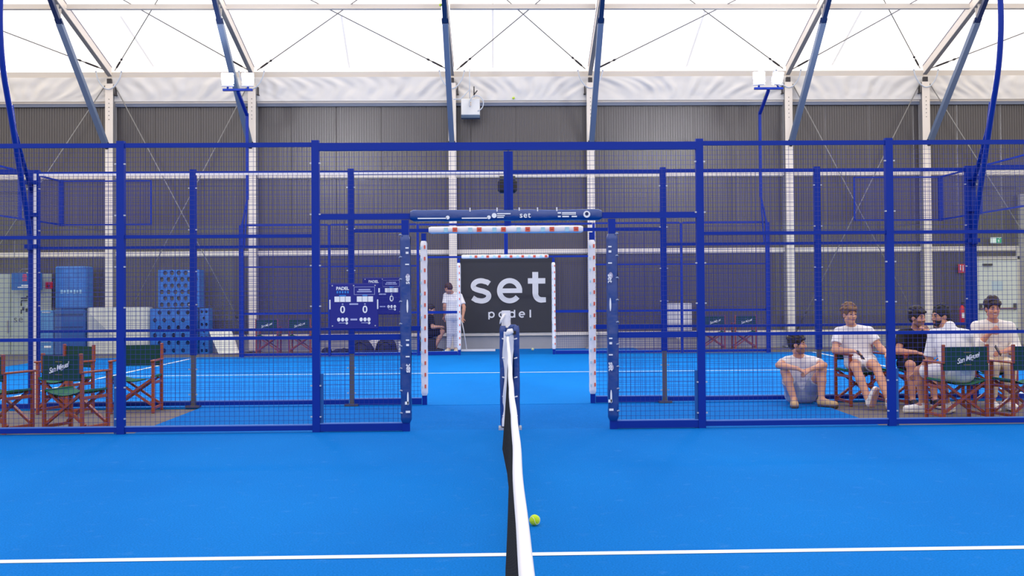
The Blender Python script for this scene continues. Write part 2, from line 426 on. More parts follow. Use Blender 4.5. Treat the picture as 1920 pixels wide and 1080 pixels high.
# valance of wrinkled white PVC under the eaves: one strip per bay
VL = ['wrinkled white fabric strip under the eaves, leftmost bay', 'wrinkled white fabric strip behind the left floodlights', 'wrinkled white fabric strip with deep curved folds, wide bay left of the banner', 'wrinkled white fabric strip behind the wall control box',
      'wrinkled white fabric strip in the wide bay right of the banner', 'wrinkled white fabric strip right of the lit right floodlights', 'wrinkled white fabric strip under the eaves, rightmost bay']
for i in range(7):
    a0, a1 = xs[i]+.02, xs[i+1]-.02; W = a1-a0; sd = random.random()*50
    def fn(u, v, a0=a0, W=W, sd=sd):
        x = a0+u*W; z = 6.82-.60*v
        side = (u-.5)*2
        env = math.sin(PI*min(1, v*1.05))**.7 if v > 0 else 0
        ph = x*5.2 + side*v*4.2 + 1.7*noise.noise((x*.5+sd, v*1.3, sd))*2
        d = .040*env*math.sin(ph*1.6) + .035*env*math.sin(ph*3.1+1.3) + .06*env*noise.noise((x*1.6+side*v*1.5, v*2.2, sd))
        d += .03*env*noise.noise((x*4+side*v*5, v*3, sd+9))
        return (x, YW-.16-d*.45, z)
    b = MB(); b.grid(fn, max(60, int(W*26)), 18)
    tag(b.build('eaves_valance', VALANCE), VL[i], 'fabric strip', 'white eaves fabric strips')

# control box high on the wall
t = thing('control_box', 'white control box with looped cable high on the back wall', 'electrical box', (-.845, 26.1, 5.99))
b = MB(); b.rbox((0, 0, 0), (.46, .24, .40), .012); b.build('case', mat('white_steel_case', (232, 230, 226), .45), t)
b = MB(); b.box((0, -.0, -.235), (.46, .22, .07)); b.build('underside_slab', mat('grey_blue_underside', (70, 92, 118), .5), t)  # grey-blue slab forming the underside of the white case
b = MB(); b.disc((0, -.125, .10), .016, .012); b.disc((0, -.125, .045), .016, .012); b.build('indicator_lamp', mat('amber_plastic', (224, 186, 140), .4), t)
b = MB(); b.tube([(.05+.17*math.cos(a)+.10, -.15, .08+.19*math.sin(a)) for a in [PI*1.15-k*2*PI*.80/24 for k in range(25)]], .014, 6)
b.tube([(-.02, -.05, .2), (-.02, -.05, .95)], .013, 6); b.tube([(-.02, -.05, .45), (-.12, -.06, .33), (-.25, -.06, .2), (-.42, -.06, .2)], .013, 6); b.build('cable', HOSE, t)
b = MB(); b.tube([(.09, -.13, .24), (.09, -.13, .50)], .016, 6); b.tube([(.09, -.13, .30), (.17, -.13, .40)], .014, 6); b.build('antenna', DARKST, t)

# banner
t = thing('wall_banner', 'charcoal banner lettered set padel on the back wall behind the open gates', 'banner', (0, 26.38, 0))
b = MB(); b.box((.02, 0, 1.36), (2.34, .02, 1.88)); b.build('panel', BANNER, t)
O = at(955.5, 545.1, 26.36); k = .002723
def zp(x, y): return ((x-567)*k, -(y-418)*k)
b = MB(); OX = (O[0], -.012, O[2])
UX, UZ = (1, 0, 0), (0, 0, 1)
def arc(cx, cy, rx, ry, a0, a1, n=22): return [zp(cx+rx*math.cos(a0+(a1-a0)*i/n), cy-ry*math.sin(a0+(a1-a0)*i/n)) for i in range(n+1)]
D2 = PI/180
sw = 47*k
# s
spts = [zp(382, 352), zp(362, 338)] + arc(303, 373, 68, 48, 60*D2, 205*D2, 14) + [zp(262, 404), zp(290, 413), zp(325, 421), zp(352, 433)] + arc(310, 465, 66, 45, 35*D2, -100*D2, 14) + [zp(262, 502), zp(228, 480)]
b.ribbon(spts, sw, .01, OX, UX, UZ)
# e
b.ribbon(arc(567, 418, 92, 92, 0*D2, 322*D2, 44), sw, .01, OX, UX, UZ)
b.ribbon([zp(478, 418), zp(682, 418)], 42*k, .012, OX, UX, UZ)
# t
b.ribbon([zp(803, 248), zp(803, 440)] + arc(862, 445, 59, 60, 180*D2, 262*D2, 10) + [zp(899, 503)], [54*k]*2+[51*k]*11+[46*k], .01, OX, UX, UZ)
b.ribbon([zp(735, 330), zp(895, 330)], 50*k, .012, OX, UX, UZ)
# padel
lw = 13*k
def small(x, kind):
    r = 23
    if kind in 'pade': b.ribbon(arc(x, 637, r, r, 0 if kind != 'e' else 0, 2*PI if kind != 'e' else 312*D2, 24), lw, .01, OX, UX, UZ)
    if kind == 'p': b.ribbon([zp(x-r, 612), zp(x-r, 680)], lw, .012, OX, UX, UZ)
    if kind == 'a': b.ribbon([zp(x+r, 612), zp(x+r, 664)], lw, .012, OX, UX, UZ)
    if kind == 'd': b.ribbon([zp(x+r, 594), zp(x+r, 664)], lw, .012, OX, UX, UZ)
    if kind == 'e': b.ribbon([zp(x-r, 637), zp(x+r+4, 637)], lw*.8, .012, OX, UX, UZ)
    if kind == 'l': b.ribbon([zp(x, 594), zp(x, 664)], lw*1.1, .012, OX, UX, UZ)
for x, kd in ((400, 'p'), (493, 'a'), (588, 'd'), (678, 'e'), (755, 'l')): small(x, kd)
b.build('lettering', LETTER, t)

# ------------------------------------------------------------------ fences
def wires(b, x0, x1, z0, z1, y, cell=.05, r=.0018, axis='x'):
    def pr(p, q, u, v):
        p, q, u, v = map(Vector, (p, q, u, v)); vs = [a+u*i+v*j for a in (p, q) for (i, j) in ((-1, 0), (0, -1), (1, 0), (0, 1))]
        b.add(vs, [(0, 1, 5, 4), (1, 2, 6, 5), (2, 3, 7, 6), (3, 0, 4, 7)])
    n = max(1, round((x1-x0)/cell)); mz = max(1, round((z1-z0)/cell))
    for i in range(1, n):
        x = x0+(x1-x0)*i/n
        if axis == 'x': pr((x, y, z0), (x, y, z1), (r, 0, 0), (0, r, 0))
        else: pr((y, x, z0), (y, x, z1), (r, 0, 0), (0, r, 0))
    for j in range(1, mz):
        z = z0+(z1-z0)*j/mz
        if axis == 'x': pr((x0, y+.004, z), (x1, y+.004, z), (0, r, 0), (0, 0, r))
        else: pr((y+.004, x0, z), (y+.004, x1, z), (r, 0, 0), (0, 0, r))

def fence(Y, label, xend, near, gate_mesh=True, grey_legs=False, far=False):
    t = thing('mesh_fence', label, 'fence', (0, Y, 0))
    pw = .078 if near else .075
    # posts
    px = [x for x in (-6, -4, -2, 2, 4, 6) if abs(x) <= xend]
    clip = None
    for x in px:
        double = abs(x) == 6 and not far
        w = pw*(1.75 if double else 1); th = .06
        if far: w = .055
        z0 = .66 if grey_legs and abs(x) < 5 else 0
        top = 3.02 if (near or not far) else 2.98
        b = MB(); b.box((x, 0, (z0+top)/2), (w, th, top-z0))
        if double: b.box((x, -.034, 1.5), (.014, .012, 3.0))
        if abs(x) in (2, 4) and near: b.box((x-math.copysign(.055, -x)*(-1 if abs(x) == 4 else 1)*(-1), .0, .30), (.035, .02, .60), 1)
        po = b.build('post', [BLUE, mat('mid_blue_steel', (20, 86, 160), .4)], t)
        if z0:
            b = MB(); b.box((x, 0, z0/2), (w*.72, .05, z0)); b.box((x, -.02, .012), (.17, .12, .024)); b.build('leg', GREYLEG, t)['label'] = 'grey lower leg'
        if not far:
            for zz in (.16, .48, 1.30, 1.72, 2.25, 2.78):
                for sx in (-1, 1):
                    if clip is None:
                        b = MB(); b.box((0, 0, 0), (.018, .02, .014)); clip = b.build('clip', CLIP, t); c = clip
                    else:
                        c = clip.copy(); COL.objects.link(c); c.parent = t
                    c.location = (x+sx*(w/2+.008), -.028, zz)
    # rails
    tr = .045; mz = .975; uz = 2.03
    segs = []
    edge = sorted(px); 
    for a, c in zip(edge[:-1], edge[1:]):
        if c-a > 2.1: continue
        segs.append((a, c))
    if not far:
        outer = [(-7.9, -6), (6, 7.9)] if near else []
        segs += outer
    for (a, c) in segs:
        i0, i1 = a+pw/2, c-pw/2
        for nm, z, h in (('top_rail', 2.975, .045), ('bottom_rail', .045, .05)) + ((('mid_rail', mz, .034), ('upper_rail', uz, .034)) if not far else (('mid_rail', mz, .05), ('upper_rail', uz, .03))):
            b = MB(); b.box(((i0+i1)/2, 0, z), (i1-i0, .035, h))
            if nm == 'bottom_rail': b.box(((i0+i1)/2, -.004, z+h/2+.006), (i1-i0, .03, .012), 1)  # lighter blue strip along the rail's upper edge
            b.build(nm, [BLUE, mat('light_blue_edge', (90, 130, 205), .5)], t)
        b = MB(); wires(b, i0, i1, .07, 2.955, .018); b.build('mesh_panel', WIRE, t)
    # gate portal in the middle
    gx = 1.075; g = .075
    b = MB(); hb = .078 if near else .046; b.box((0, 0, 2.99-hb/2), (4-pw, .07, hb)); b.build('gate_top_rail', BLUE, t)
    b = MB(); b.box((0, 0, 2.225), (4-pw, .06, .060 if near else .044)); b.build('gate_beam', BLUE, t)
    b = MB(); cw = .096 if near else .085; b.box((0, 0, 2.583), (cw, .055, .625)); b.box((0, -.03, 2.585), (.01, .012, .64)); b.build('center_post', BLUE, t)
    for s in (-1, 1):
        b = MB(); b.box((s*gx, 0, 1.092), (g*(1 if near else .8), .066, 2.19)); b.build('gate_post', BLUE, t)
        xa, xb = sorted((s*(gx+g/2), s*(2-pw/2)))
        for nm, z, h in (('bottom_rail', .045, .075), ('mid_rail', mz, .06)):
            b = MB(); b.box(((xa+xb)/2, 0, z), (xb-xa, .045, h))
            if nm == 'bottom_rail': b.box(((xa+xb)/2, -.004, z+h/2+.005), (xb-xa, .04, .010), 1)  # same lighter blue strip on top of the gate's bottom rail
            b.build(nm, [BLUE, mat('light_blue_edge', (90, 130, 205), .5)], t)
        b = MB(); wires(b, xa, xb, .08, 2.185, .02); b.build('mesh_panel', WIRE, t)
        xa, xb = sorted((s*cw/2, s*(2-pw/2)))
        b = MB(); wires(b, xa, xb, 2.265, 2.90, .02); b.build('mesh_panel', WIRE, t)
    return t
fA = fence(YA, 'tall blue mesh fence nearest the camera, right behind the padel net', 6.1, True)
fB = fence(YB, 'blue mesh fence on the far side of the corridor, standing on grey lower legs', 6.1, False, grey_legs=True)
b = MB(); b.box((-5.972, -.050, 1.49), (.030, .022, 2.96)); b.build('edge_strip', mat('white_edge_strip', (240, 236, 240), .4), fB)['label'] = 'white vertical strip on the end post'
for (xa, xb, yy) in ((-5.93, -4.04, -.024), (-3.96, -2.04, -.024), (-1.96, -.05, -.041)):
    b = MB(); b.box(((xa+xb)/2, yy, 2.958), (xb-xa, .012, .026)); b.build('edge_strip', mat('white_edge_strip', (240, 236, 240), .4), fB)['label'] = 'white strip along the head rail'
fC = fence(YC, 'slim blue mesh fence of the far court, closest to the back wall', 6.1, False, far=True)

# end bays of glass with raised mesh on top (far court cage)
def frame_mesh(b, bm, x0, x1, z0, z1, y, axis='x', w=.035):
    if axis == 'x':
        for x in (x0, x1): b.box((x, y, (z0+z1)/2), (w, w, z1-z0+w))
        for z in (z0, z1): b.box(((x0+x1)/2, y, z), (x1-x0, w, w))
    else:
        for x in (x0, x1): b.box((y, x, (z0+z1)/2), (w, w, z1-z0+w))
        for z in (z0, z1): b.box((y, (x0+x1)/2, z), (w, x1-x0, w))
    wires(bm, x0, x1, z0, z1, y, axis=axis)
for s, nm in ((-1, 'left'), (1, 'right')):
    t = thing('glass_enclosure', 'glass far court end with raised blue mesh on top, at the %s' % nm, 'court wall', (s*10, 20, 0))
    g = MB(); g.box((s*-2.0+s*.06, YC-20, 1.5), (3.8, .012, 2.96)); g.build('side_glass', GLASS, t)
    for k in range(3):
        g = MB(); g.box((0, 3.0-2.03*k, 1.5), (.012, 2.0, 2.96)); g.build('end_glass', GLASS, t)
    b = MB(); bm = MB(); xa, xb = sorted((s*-2.0, s*0.0)); frame_mesh(b, bm, xa, xb, 3.01, 3.99, YC-20); b.build('mesh_frame', BLUE, t); bm.build('mesh_panel', WIRE, t)
    b = MB(); bm = MB()
    for k in range(3): frame_mesh(b, bm, 2.0-2.03*k, 4.0-2.03*k, 3.01, 3.99, 0, 'y')
    b.build('end_frame', BLUE, t); bm.build('end_mesh_panel', WIRE, t)
    b = MB(); b.box((0, YC-20, 3.5), (.09, .09, 1.03)); b.build('corner_post', BLUE, t)
    b = MB(); b.box((0, 1.98, 3.5), (.06, .06, 1.03)); b.build('end_post', BLUE, t)
    b = MB(); b.box((0, 0, 3.5), (.06, .06, 1.03)); b.build('end_post', BLUE, t)
    # glass panels beside the near row of the cage
    t2 = thing('glass_wall', 'clear glass panel with blue head rail beside the bent light mast on the %s' % nm, 'court wall', (s*7.05, YB, 0))
    g = MB(); g.box((0, .0, 1.5), (1.94, .012, 2.94)); g.build('glass', GLASS, t2)
    b = MB(); b.box((0, 0, 3.0), (1.96, .05, .06)); b.build('head_rail', BLUE, t2)
    b = MB(); b.box((0, 0, .03), (1.96, .05, .06)); b.build('foot_rail', BLUE, t2)

# ------------------------------------------------------------------ light masts
for s, nm in ((-1, 'left'), (1, 'right')):
    t = thing('light_mast', 'slim blue mast carrying two lit floodlights on the %s' % nm, 'light mast', (s*5.94, YC-.02, 0))
    b = MB(); b.box((0, -.06, 1.5), (.055, .05, 3.0)); b.build('lower_post', BLUE, t)
    b = MB(); b.bar((0, -.06, 2.98), (-s*.12, -.06, 3.58), .035, .035, up=(0, 1, 0)); b.bar((-s*.05, -.06, 2.45), (-s*.12, -.06, 3.58), .03, .03, up=(0, 1, 0)); b.build('strut', BLUE, t)
    px = -s*.12
    b = MB(); b.bar((px, -.06, 3.55), (px, -.06, 5.50), .06, .05, up=(0, 1, 0)); b.build('pole', BLUE, t)
    b = MB(); b.bar((px, -.06, 5.45), (px, -.88, 5.84), .065, .05); b.build('arm', BLUE, t)
    b = MB(); b.box((px, -.90, 5.87), (.64, .07, .045)); b.build('crossbar', BLUE, t)
    for q, (dx, yaw) in enumerate(((-.22, -.32 if s > 0 else .10), (.22, .42 if s > 0 else .1))):
        Rm = Matrix.Rotation(yaw*(1 if True else 1), 3, 'Z') @ Matrix.Rotation(math.radians(20), 3, 'X')
        c = Vector((px+dx*1.0, -.92, 6.11))
        b = MB(); b.rbox(c+Rm @ Vector((0, .05, 0)), (.26, .06, .25), .012, rot=Rm); b.box(c+Rm @ Vector((0, -.005, -.15)), (.24, .09, .03), rot=Rm)
        fl = b.build('floodlight', mat('grey_lamp_case', (176, 176, 190), .5), t)
        b = MB(); b.box(c+Rm @ Vector((0, .012, .005)), (.235, .02, .22), rot=Rm); b.build('lens', LAMP, fl)
        b = MB(); b.bar((px+dx, -.90, 5.88), c+Rm @ Vector((0, .06, -.12)), .04, .02); b.build('bracket', BLUE, fl)
    # near bent masts
    t = thing('light_mast', 'tall bent blue mast rising out of view at the %s edge' % nm, 'light mast', (s*6.02, YB, 0))
    cx = s*6.02
    pts = []
    for (ax, az) in ((6.03, 2.0), (6.045, 2.27), (6.193, 3.2), (6.278, 3.72), (6.371, 4.28), (6.41, 4.77), (6.41, 5.19), (6.38, 5.7), (6.28, 6.2)):
        Yq = YB*(6.02/ax); k = Yq/YB
        pts.append((0, Yq-YB-.05, 1.44+(az-1.44)*k))
    fine = []
    for i in range(len(pts)-1):
        for q in range(4):
            f = q/4; p0 = pts[max(i-1, 0)]; p1 = pts[i]; p2 = pts[i+1]; p3 = pts[min(i+2, len(pts)-1)]
            fine.append(tuple(.5*((2*p1[j])+(-p0[j]+p2[j])*f+(2*p0[j]-5*p1[j]+4*p2[j]-p3[j])*f*f+(-p0[j]+3*p1[j]-3*p2[j]+p3[j])*f**3) for j in range(3)))
    fine.append(pts[-1])
    b = MB(); b.tube(fine, .034, 10); b.build('pole', BLUE, t)
    tp = Vector(fine[-1])
    b = MB(); b.tube([tp, tp+Vector((0, .35, .22))], .03, 8); b.build('arm', BLUE, t)
    b = MB(); b.box(tp+Vector((0, .36, .25)), (.64, .07, .045)); b.build('crossbar', BLUE, t)
    for dx in (-.25, .25):
        Rm = Matrix.Rotation(PI, 3, 'Z') @ Matrix.Rotation(math.radians(20), 3, 'X')
        c = tp+Vector((dx, .42, .46))
        b = MB(); b.rbox(c+Rm @ Vector((0, .05, 0)), (.30, .06, .28), .012, rot=Rm); fl = b.build('floodlight', mat('grey_lamp_case', (176, 176, 190), .5), t)
        b = MB(); b.box(c+Rm @ Vector((0, .012, .005)), (.275, .02, .25), rot=Rm); b.build('lens', LAMP, fl)
        b = MB(); b.bar(tp+Vector((dx, .36, .26)), c+Rm @ Vector((0, .06, -.12)), .04, .02); b.build('bracket', BLUE, fl)
    Yq = YB*(6.02/6.26)
    b = MB(); b.tube([(0, -.04, 2.75), (0, Yq-YB-.10+.12, 3.45), (0, pts[3][1]+.02, pts[3][2]+.12)], .026, 8); b.build('strut', BLUE, t)
    b = MB()
    for zz in (2.05, 2.45, 2.86): b.box((0, -.045, zz), (.15, .05, .05))
    b.build('bracket', BLUE, t)

# black camera unit on the gate of the second fence
t = thing('speaker_box', 'black box unit hanging behind the gate centre post', 'speaker', (.0, YB-.05, 2.80))
b = MB(); b.rbox((0, 0, -.02), (.245, .14, .17), .03); b.build('case', BLACK, t)
b = MB(); b.box((0, .0, .085), (.20, .10, .05)); b.build('bracket', mat('olive_bracket', (70, 70, 66), .5), t)

# ------------------------------------------------------------------ pads
def pad_mesh(L, r, depth, seed, sag=.006):
    def fn(u, v):
        a = 2*PI*u; z = L*v
        w = 1 + .10*noise.noise((z*5, seed, a*.6)) + .05*noise.noise((z*16, seed+3, a*2))
        ex = math.copysign(abs(math.cos(a))**.6, math.cos(a)); ey = math.copysign(abs(math.sin(a))**.6, math.sin(a))
        e = 1-.25*max(0, abs(v-.5)*2-.97)/.03
        return (r*ex*w*e, depth*ey*w*e, z)
    return fn
def pad(Y, kind, pos, label):
    navy = kind == 'navy'
    m = NAVY if navy else WPAD
    grp = 'navy gate pads' if navy else 'white gate pads'
    b = MB(); sd = random.random()*90
    if pos == 'top':
        x0, x1, z = (-1.02, .97, 2.232) if navy else (-1.01, .965, 2.23)
        t = thing('gate_padding', label, 'padding', (x0, Y, z), 0, grp); L = x1-x0
        f = pad_mesh(L, .058 if navy else .046, .062, sd)
        b.grid(lambda u, v: (f(u, v)[2], -f(u, v)[1], f(u, v)[0]), 24, 60)
        b.add([(0, 0, 0)], []); 
    else:
        s = -1 if pos == 'left' else 1
        z0, z1 = (.09, 2.03) if navy else (.12, 2.09)
        t = thing('gate_padding', label, 'padding', (s*1.075, Y, z0), 0, grp); L = z1-z0
        f = pad_mesh(L, .056 if navy else .043, .062, sd)
        b.grid(f, 24, 60)
    SL_ = b          # the print is part of the sleeve's own mesh
    fy = -.072
    if navy:
        if pos == 'top':
            # rows of sponsor marks
            def mark(x, z, w, h): b.box((x, fy, z), (w, .006, h), 1)
            for (cxp, wid) in ((.26, .30), (.70, .27)):
                mark(cxp-.03, -.034, wid, .012); b.disc((cxp+wid/2-.02, fy, -.026), .020, .006, n=12, mi=1)
            b.disc((.87, fy, -.008), .026, .006, n=14, mi=1); mark(.97, .010, .14, .012); mark(.94, -.010, .08, .010); mark(.935, -.028, .07, .010)
            mark(1.545, .016, .035, .014); mark(1.545, -.022, .03, .014); mark(1.645, .016, .145, .012); mark(1.645, .000, .145, .008); mark(1.61, -.022, .07, .014); mark(1.70, -.022, .055, .014)
            b.disc((1.83, fy, .0), .036, .006, n=16, mi=1); b.disc((1.83, fy-.004, .004), .018, .006, n=12, mi=2)
            b.build('sleeve', [m, WHITE, NAVYS], t)
            text_obj('lettering', 'set', .085, WHITE, t, (1.19, fy-.004, -.006), off=.0012, spacing=1.15, ext=.003)
            for xx in (.62, .90, 1.13, 1.32, 1.52):
                b = MB(); b.box((xx, -.045, .055), (.012, .03, .04)); b.build('cable_tie', WPAD, t)
        else:
            xo = .024 if pos == 'left' else -.028
            for k2 in range(2):
                zb = L*(.44 if k2 == 0 else .93)
                b.box((xo, fy, zb), (.034, .006, .014), 1); b.box((xo, fy, zb-.05), (.028, .006, .022), 1); b.box((xo, fy, zb-.17), (.040, .006, .013), 1); b.disc((xo+.006, fy, zb-.30), .022, .006, n=14, ry=.034, mi=2)
                b.disc((xo, fy, zb-.60), .009, .006, n=12, ry=.07, mi=1)
            zb = L*.06; b.box((xo, fy, zb), (.045, .006, .022), 1); b.box((xo-.01, fy, zb+.09), (.04, .006, .03), 1)
            b.build('sleeve', [m, WHITE, mat('pale_lilac_print', (176, 170, 196), .6)], t)
            for zz in (.76, .29):
                text_obj('lettering', 'set', .075, WHITE, t, (xo, fy-.002, L*zz), (PI/2, -PI/2 if pos == 'left' else PI/2, 0), off=.001, ext=.003)
            sx = -1 if pos == 'left' else 1
            for k2 in range(9):
                b = MB(); b.tube([(sx*.03, -.062, .10+k2*.23), (sx*.05, -.055, .105+k2*.23), (sx*.062, -.04, .095+k2*.23)], [.007, .009, .006], 6); b.build('cable_tie', mat('grey_tie', (150, 160, 190), .5), t)
    else:
        if pos == 'top':
            nn = 6 if Y < 20 else 7
            for k2 in range(nn):
                x = .16+(L-.12)*(k2+.2)/nn
                b.box((x, fy+.002, -.004), (.050, .006, .056), 2); b.box((x+.115, fy+.002, -.002), (.060, .006, .058), 1); b.box((x+.115, fy, -.004), (.036, .006, .012), 3)
        else:
            xo = .016 if pos == 'left' else .024
            nn = 13
            for k2 in range(nn):
                z = .12+(L-.2)*k2/(nn-1); b.box((xo, fy+.002, z), (.020, .006, .046), 1); b.box((xo-.05, fy+.006, z-.01), (.016, .006, .032), 2)
        b.build('sleeve', [m, REDP, CYANP, mat('dark_red_print', (176, 60, 50), .6)], t)
        if pos == 'top':
            for k2 in range(8):
                b = MB(); b.box((.10+k2*(L-.2)/7, -.04, .058), (.010, .02, .016)); b.build('cable_tie', DARKST, t)
for Y, kind, w in ((YA-.0, 'navy', 'navy blue'), (YB-.0, 'white', 'white'), (YC-.0, 'white', 'white')):
    where = {YA: 'the nearest fence gate', YB: 'the middle fence gate', YC: 'the farthest fence gate'}[Y]
    pad(Y, kind, 'top', '%s padded sleeve along the head beam of %s' % (w, where))
    pad(Y, kind, 'left', '%s padded sleeve around the left post of %s' % (w, where))
    pad(Y, kind, 'right', '%s padded sleeve around the right post of %s' % (w, where))

# ------------------------------------------------------------------ net, net post, balls
def ztop(y): return .9+.07*((y-5.8)/5.1)**2
def xw(y): return -.016+.002*math.sin(y*1.7)
t = thing('padel_net', 'black padel net with white top tape running away from the camera', 'net', (0, 5.9, 0))
y0n, y1n = .55, 10.93
b = MB(); N = 80
pts = [(xw(y0n+(y1n-y0n)*i/N), y0n+(y1n-y0n)*i/N-5.9) for i in range(N+1)]
vs = []
for i, (x, y) in enumerate(pts):
    z = ztop(y+5.9); wob = .0012*math.sin(y*5)+.001*math.sin(y*2.3)
    for (dx, dz) in ((-.013, -.052), (-.015, -.02), (-.010, .0), (.0, .005), (.010, .0), (.015, -.02), (.013, -.052)): vs.append((x+dx+wob, y, z+dz))
fs = [(i*7+k, i*7+k+1, (i+1)*7+k+1, (i+1)*7+k) for i in range(N) for k in range(6)]
b.add(vs, fs, 0, True); b.build('top_tape', TAPE, t)
def netx(y, v):       # v: 0 top .. 1 bottom
    xb = float(np.interp(y, (0, 4, 5.4, 6.0, 7.5, 8.3, 9.0, 9.6, 10.2, 10.93), (-.05, -.055, -.056, -.047, -.026, -.038, -.06, -.078, -.058, -.03)))
    return xw(y) + (xb-xw(y))*v**1.2
b = MB(); cell = .045
ny = int((y1n-y0n)/cell); nz = 18
for i in range(ny+1):
    y = y0n+(y1n-y0n)*i/ny; zt = ztop(y)-.05
    b.tube([(netx(y, k/6), y-5.9, zt*(1-k/6)+.012*k/6) for k in range(7)], .0022, 4, caps=False)
for j in range(nz+1):
    v = j/nz
    b.tube([(netx(y, v), y-5.9, (ztop(y)-.05)*(1-v)+.012*v) for y in [y0n+(y1n-y0n)*i/70 for i in range(71)]], .0022, 4, caps=False)
b.build('netting', NETM, t)

t = thing('net_post', 'navy padded net post wrapped in white plastic in the middle of the nearest gate', 'net post', (0, 11.08, 0))
b = MB(); b.rbox((0, .02, .55), (.17, .12, 1.08), .02); b.build('pad_core', NAVY, t)
for s in (-1, 1):
    b = MB(); b.grid(pad_mesh(1.05, .036, .05, s*3.3+20), 20, 30); o = b.build('pad_roll', NAVY, t, (s*.068, -.03, .03))
b = MB(); b.grid(lambda u, v: (-.012-.016*v+(.054+.010*math.sin(v*9))*(u-.5)*2*.9+.005*math.sin(v*17), -.085-.025*math.sin(PI*u)-.012*math.sin(v*13+u*3), 1.02-.98*v), 8, 40); b.build('plastic_wrap', WPAD, t)
b = MB(); b.grid(lambda u, v: (.048*math.cos(2*PI*u)*(1+.12*noise.noise((u*4, v*4, 2)))-.034, .045*math.sin(2*PI*u)*(1+.1*noise.noise((u*4, v*4, 8))), 1.06+.17*v), 20, 10); b.disc((-.034, 0, 1.232), .046, .01, 'z', 16); b.build('cap_wrap', WPAD, t)
b = MB(); b.tube([(-.05, -.05, 1.20), (-.085, -.06, 1.14), (-.10, -.06, 1.10)], [.012, .014, .005], 8); b.tube([(-.03, -.10, .98), (.0, -.115, 1.02), (.035, -.11, 1.03)], [.025, .035, .025], 8); b.build('rope_knot', TAPE, t)
for k in range(5):
    for s in (-1, 1):
        b = MB(); b.tube([(s*.045, -.085, .14+k*.20), (s*.070, -.082, .145+k*.2), (s*.078, -.08, .15+k*.2)], [.007, .009, .006], 6); b.build('cable_tie', WPAD, t)
b = MB(); b.box((.052, -.10, 1.01), (.03, .03, .035)); b.build('winch', BLACK, t)
b = MB(); b.box((0, 0, .012), (.24, .2, .024)); b.build('base_plate', CLIP, t)

def ball(loc, label, m=BALL, r=.033):
    b = MB(); b.ball((0, 0, 0), r, 20, 14); o = b.build('padel_ball', m, None, loc)
    pts = []
    for i in range(49):
        a = 2*PI*i/48; p = Vector((math.cos(a)+.35*math.cos(3*a)*.6, math.sin(a)-.35*math.sin(3*a)*.6, .75*math.sin(2*a))).normalized()*r*1.005
        pts.append(p)
    b = MB(); b.tube(pts, r*.04, 4, caps=False); b.build('seam', TAPE, o)
    return tag(o, label, 'ball', 'padel balls')
ball((.123, 6.51, .0345), 'bright yellow ball lying on the turf just right of the net')
ball((.63, 25.55, .035), 'pale ball lying by the foot of the banner wall', mat('faded_ball_felt', (206, 214, 170), .9))
ball((.222, 26.345, 6.27), 'yellow ball caught on the white eaves strip above the gate')
ball((-1.392, 23.0, 7.70), 'yellow ball stuck high beside a roof brace')
ball((6.56, 26.345, 6.30), 'yellow ball caught on the eaves strip below the right floodlights')

# ------------------------------------------------------------------ scoreboards
def scoreboard(loc, label):
    t = thing('scoreboard', label, 'scoreboard', loc, 0, 'flip scoreboards')
    W, H = .50, .47
    b = MB(); b.rbox((0, 0, 0), (W, .02, H), .006)
    y = -.0125
    for s in (-1, 1):
        for k in range(3): b.box((s*.115+(k-1)*.057-.0, y, .075), (.052, .006, .056), 1)
    for k in range(5): b.box((-.168+k*.027, y, .148), (.016, .005, .024), 2)
    b.box((-.115, y, .112), (.07, .005, .014), 2); b.box((.115, y, .112), (.05, .005, .014), 2)
    for (x, z, w, h) in ((.11, .20, .21, .004), (.11, .122, .21, .004), (.005, .161, .004, .08), (.215, .161, .004, .08), (.11, .172, .12, .014), (.11, .152, .15, .012), (.0, .024, .09, .016), (-.115, .024, .016, .012), (.115, .024, .016, .012), (0, -.135, .07, .018), (-.115, -.17, .08, .006), (.115, -.17, .08, .006)):
        b.box((x, y, z), (w, .005, h), 3)
    for s in (-1, 1):
        for k in range(3): b.disc((s*.115+(k-1)*.040, y, -.135), .017, .005, n=12, ry=.021, mi=1)
        b.disc((s*.115+.042, y, -.172), .013, .005, n=12, mi=1)
    for (x, z) in ((-.22, .215), (0, .215), (.22, .215), (-.22, -.2), (.22, -.2)): b.disc((x, y, z), .007, .006, n=8, mi=4)
    b.build('board', [SCORE, WHITE, SKYP, mat('dim_white_print', (170, 176, 220), .6), CLIP], t)
    text_obj('lettering', 'PADEL', .045, WHITE, t, (-.115, y, .185), off=.0014, ext=.002)
    for s in (-1, 1):
        text_obj('game_digit', '0', .105, WHITE, t, (s*.115, y, -.035), off=.002, ext=.002)
        b = MB(); b.rbox((s*.245, -.006, .02), (.012, .022, .10), .003); b.build('side_handle', WHITE, t)
    return t
scoreboard((-1.605, YA-.034, 1.235+.06), 'blue flip scoreboard on the nearest fence, left of the gate')
scoreboard((-1.60, YB-.034, 1.235+.155), 'blue flip scoreboard on the middle fence, partly hidden by the nearer board')

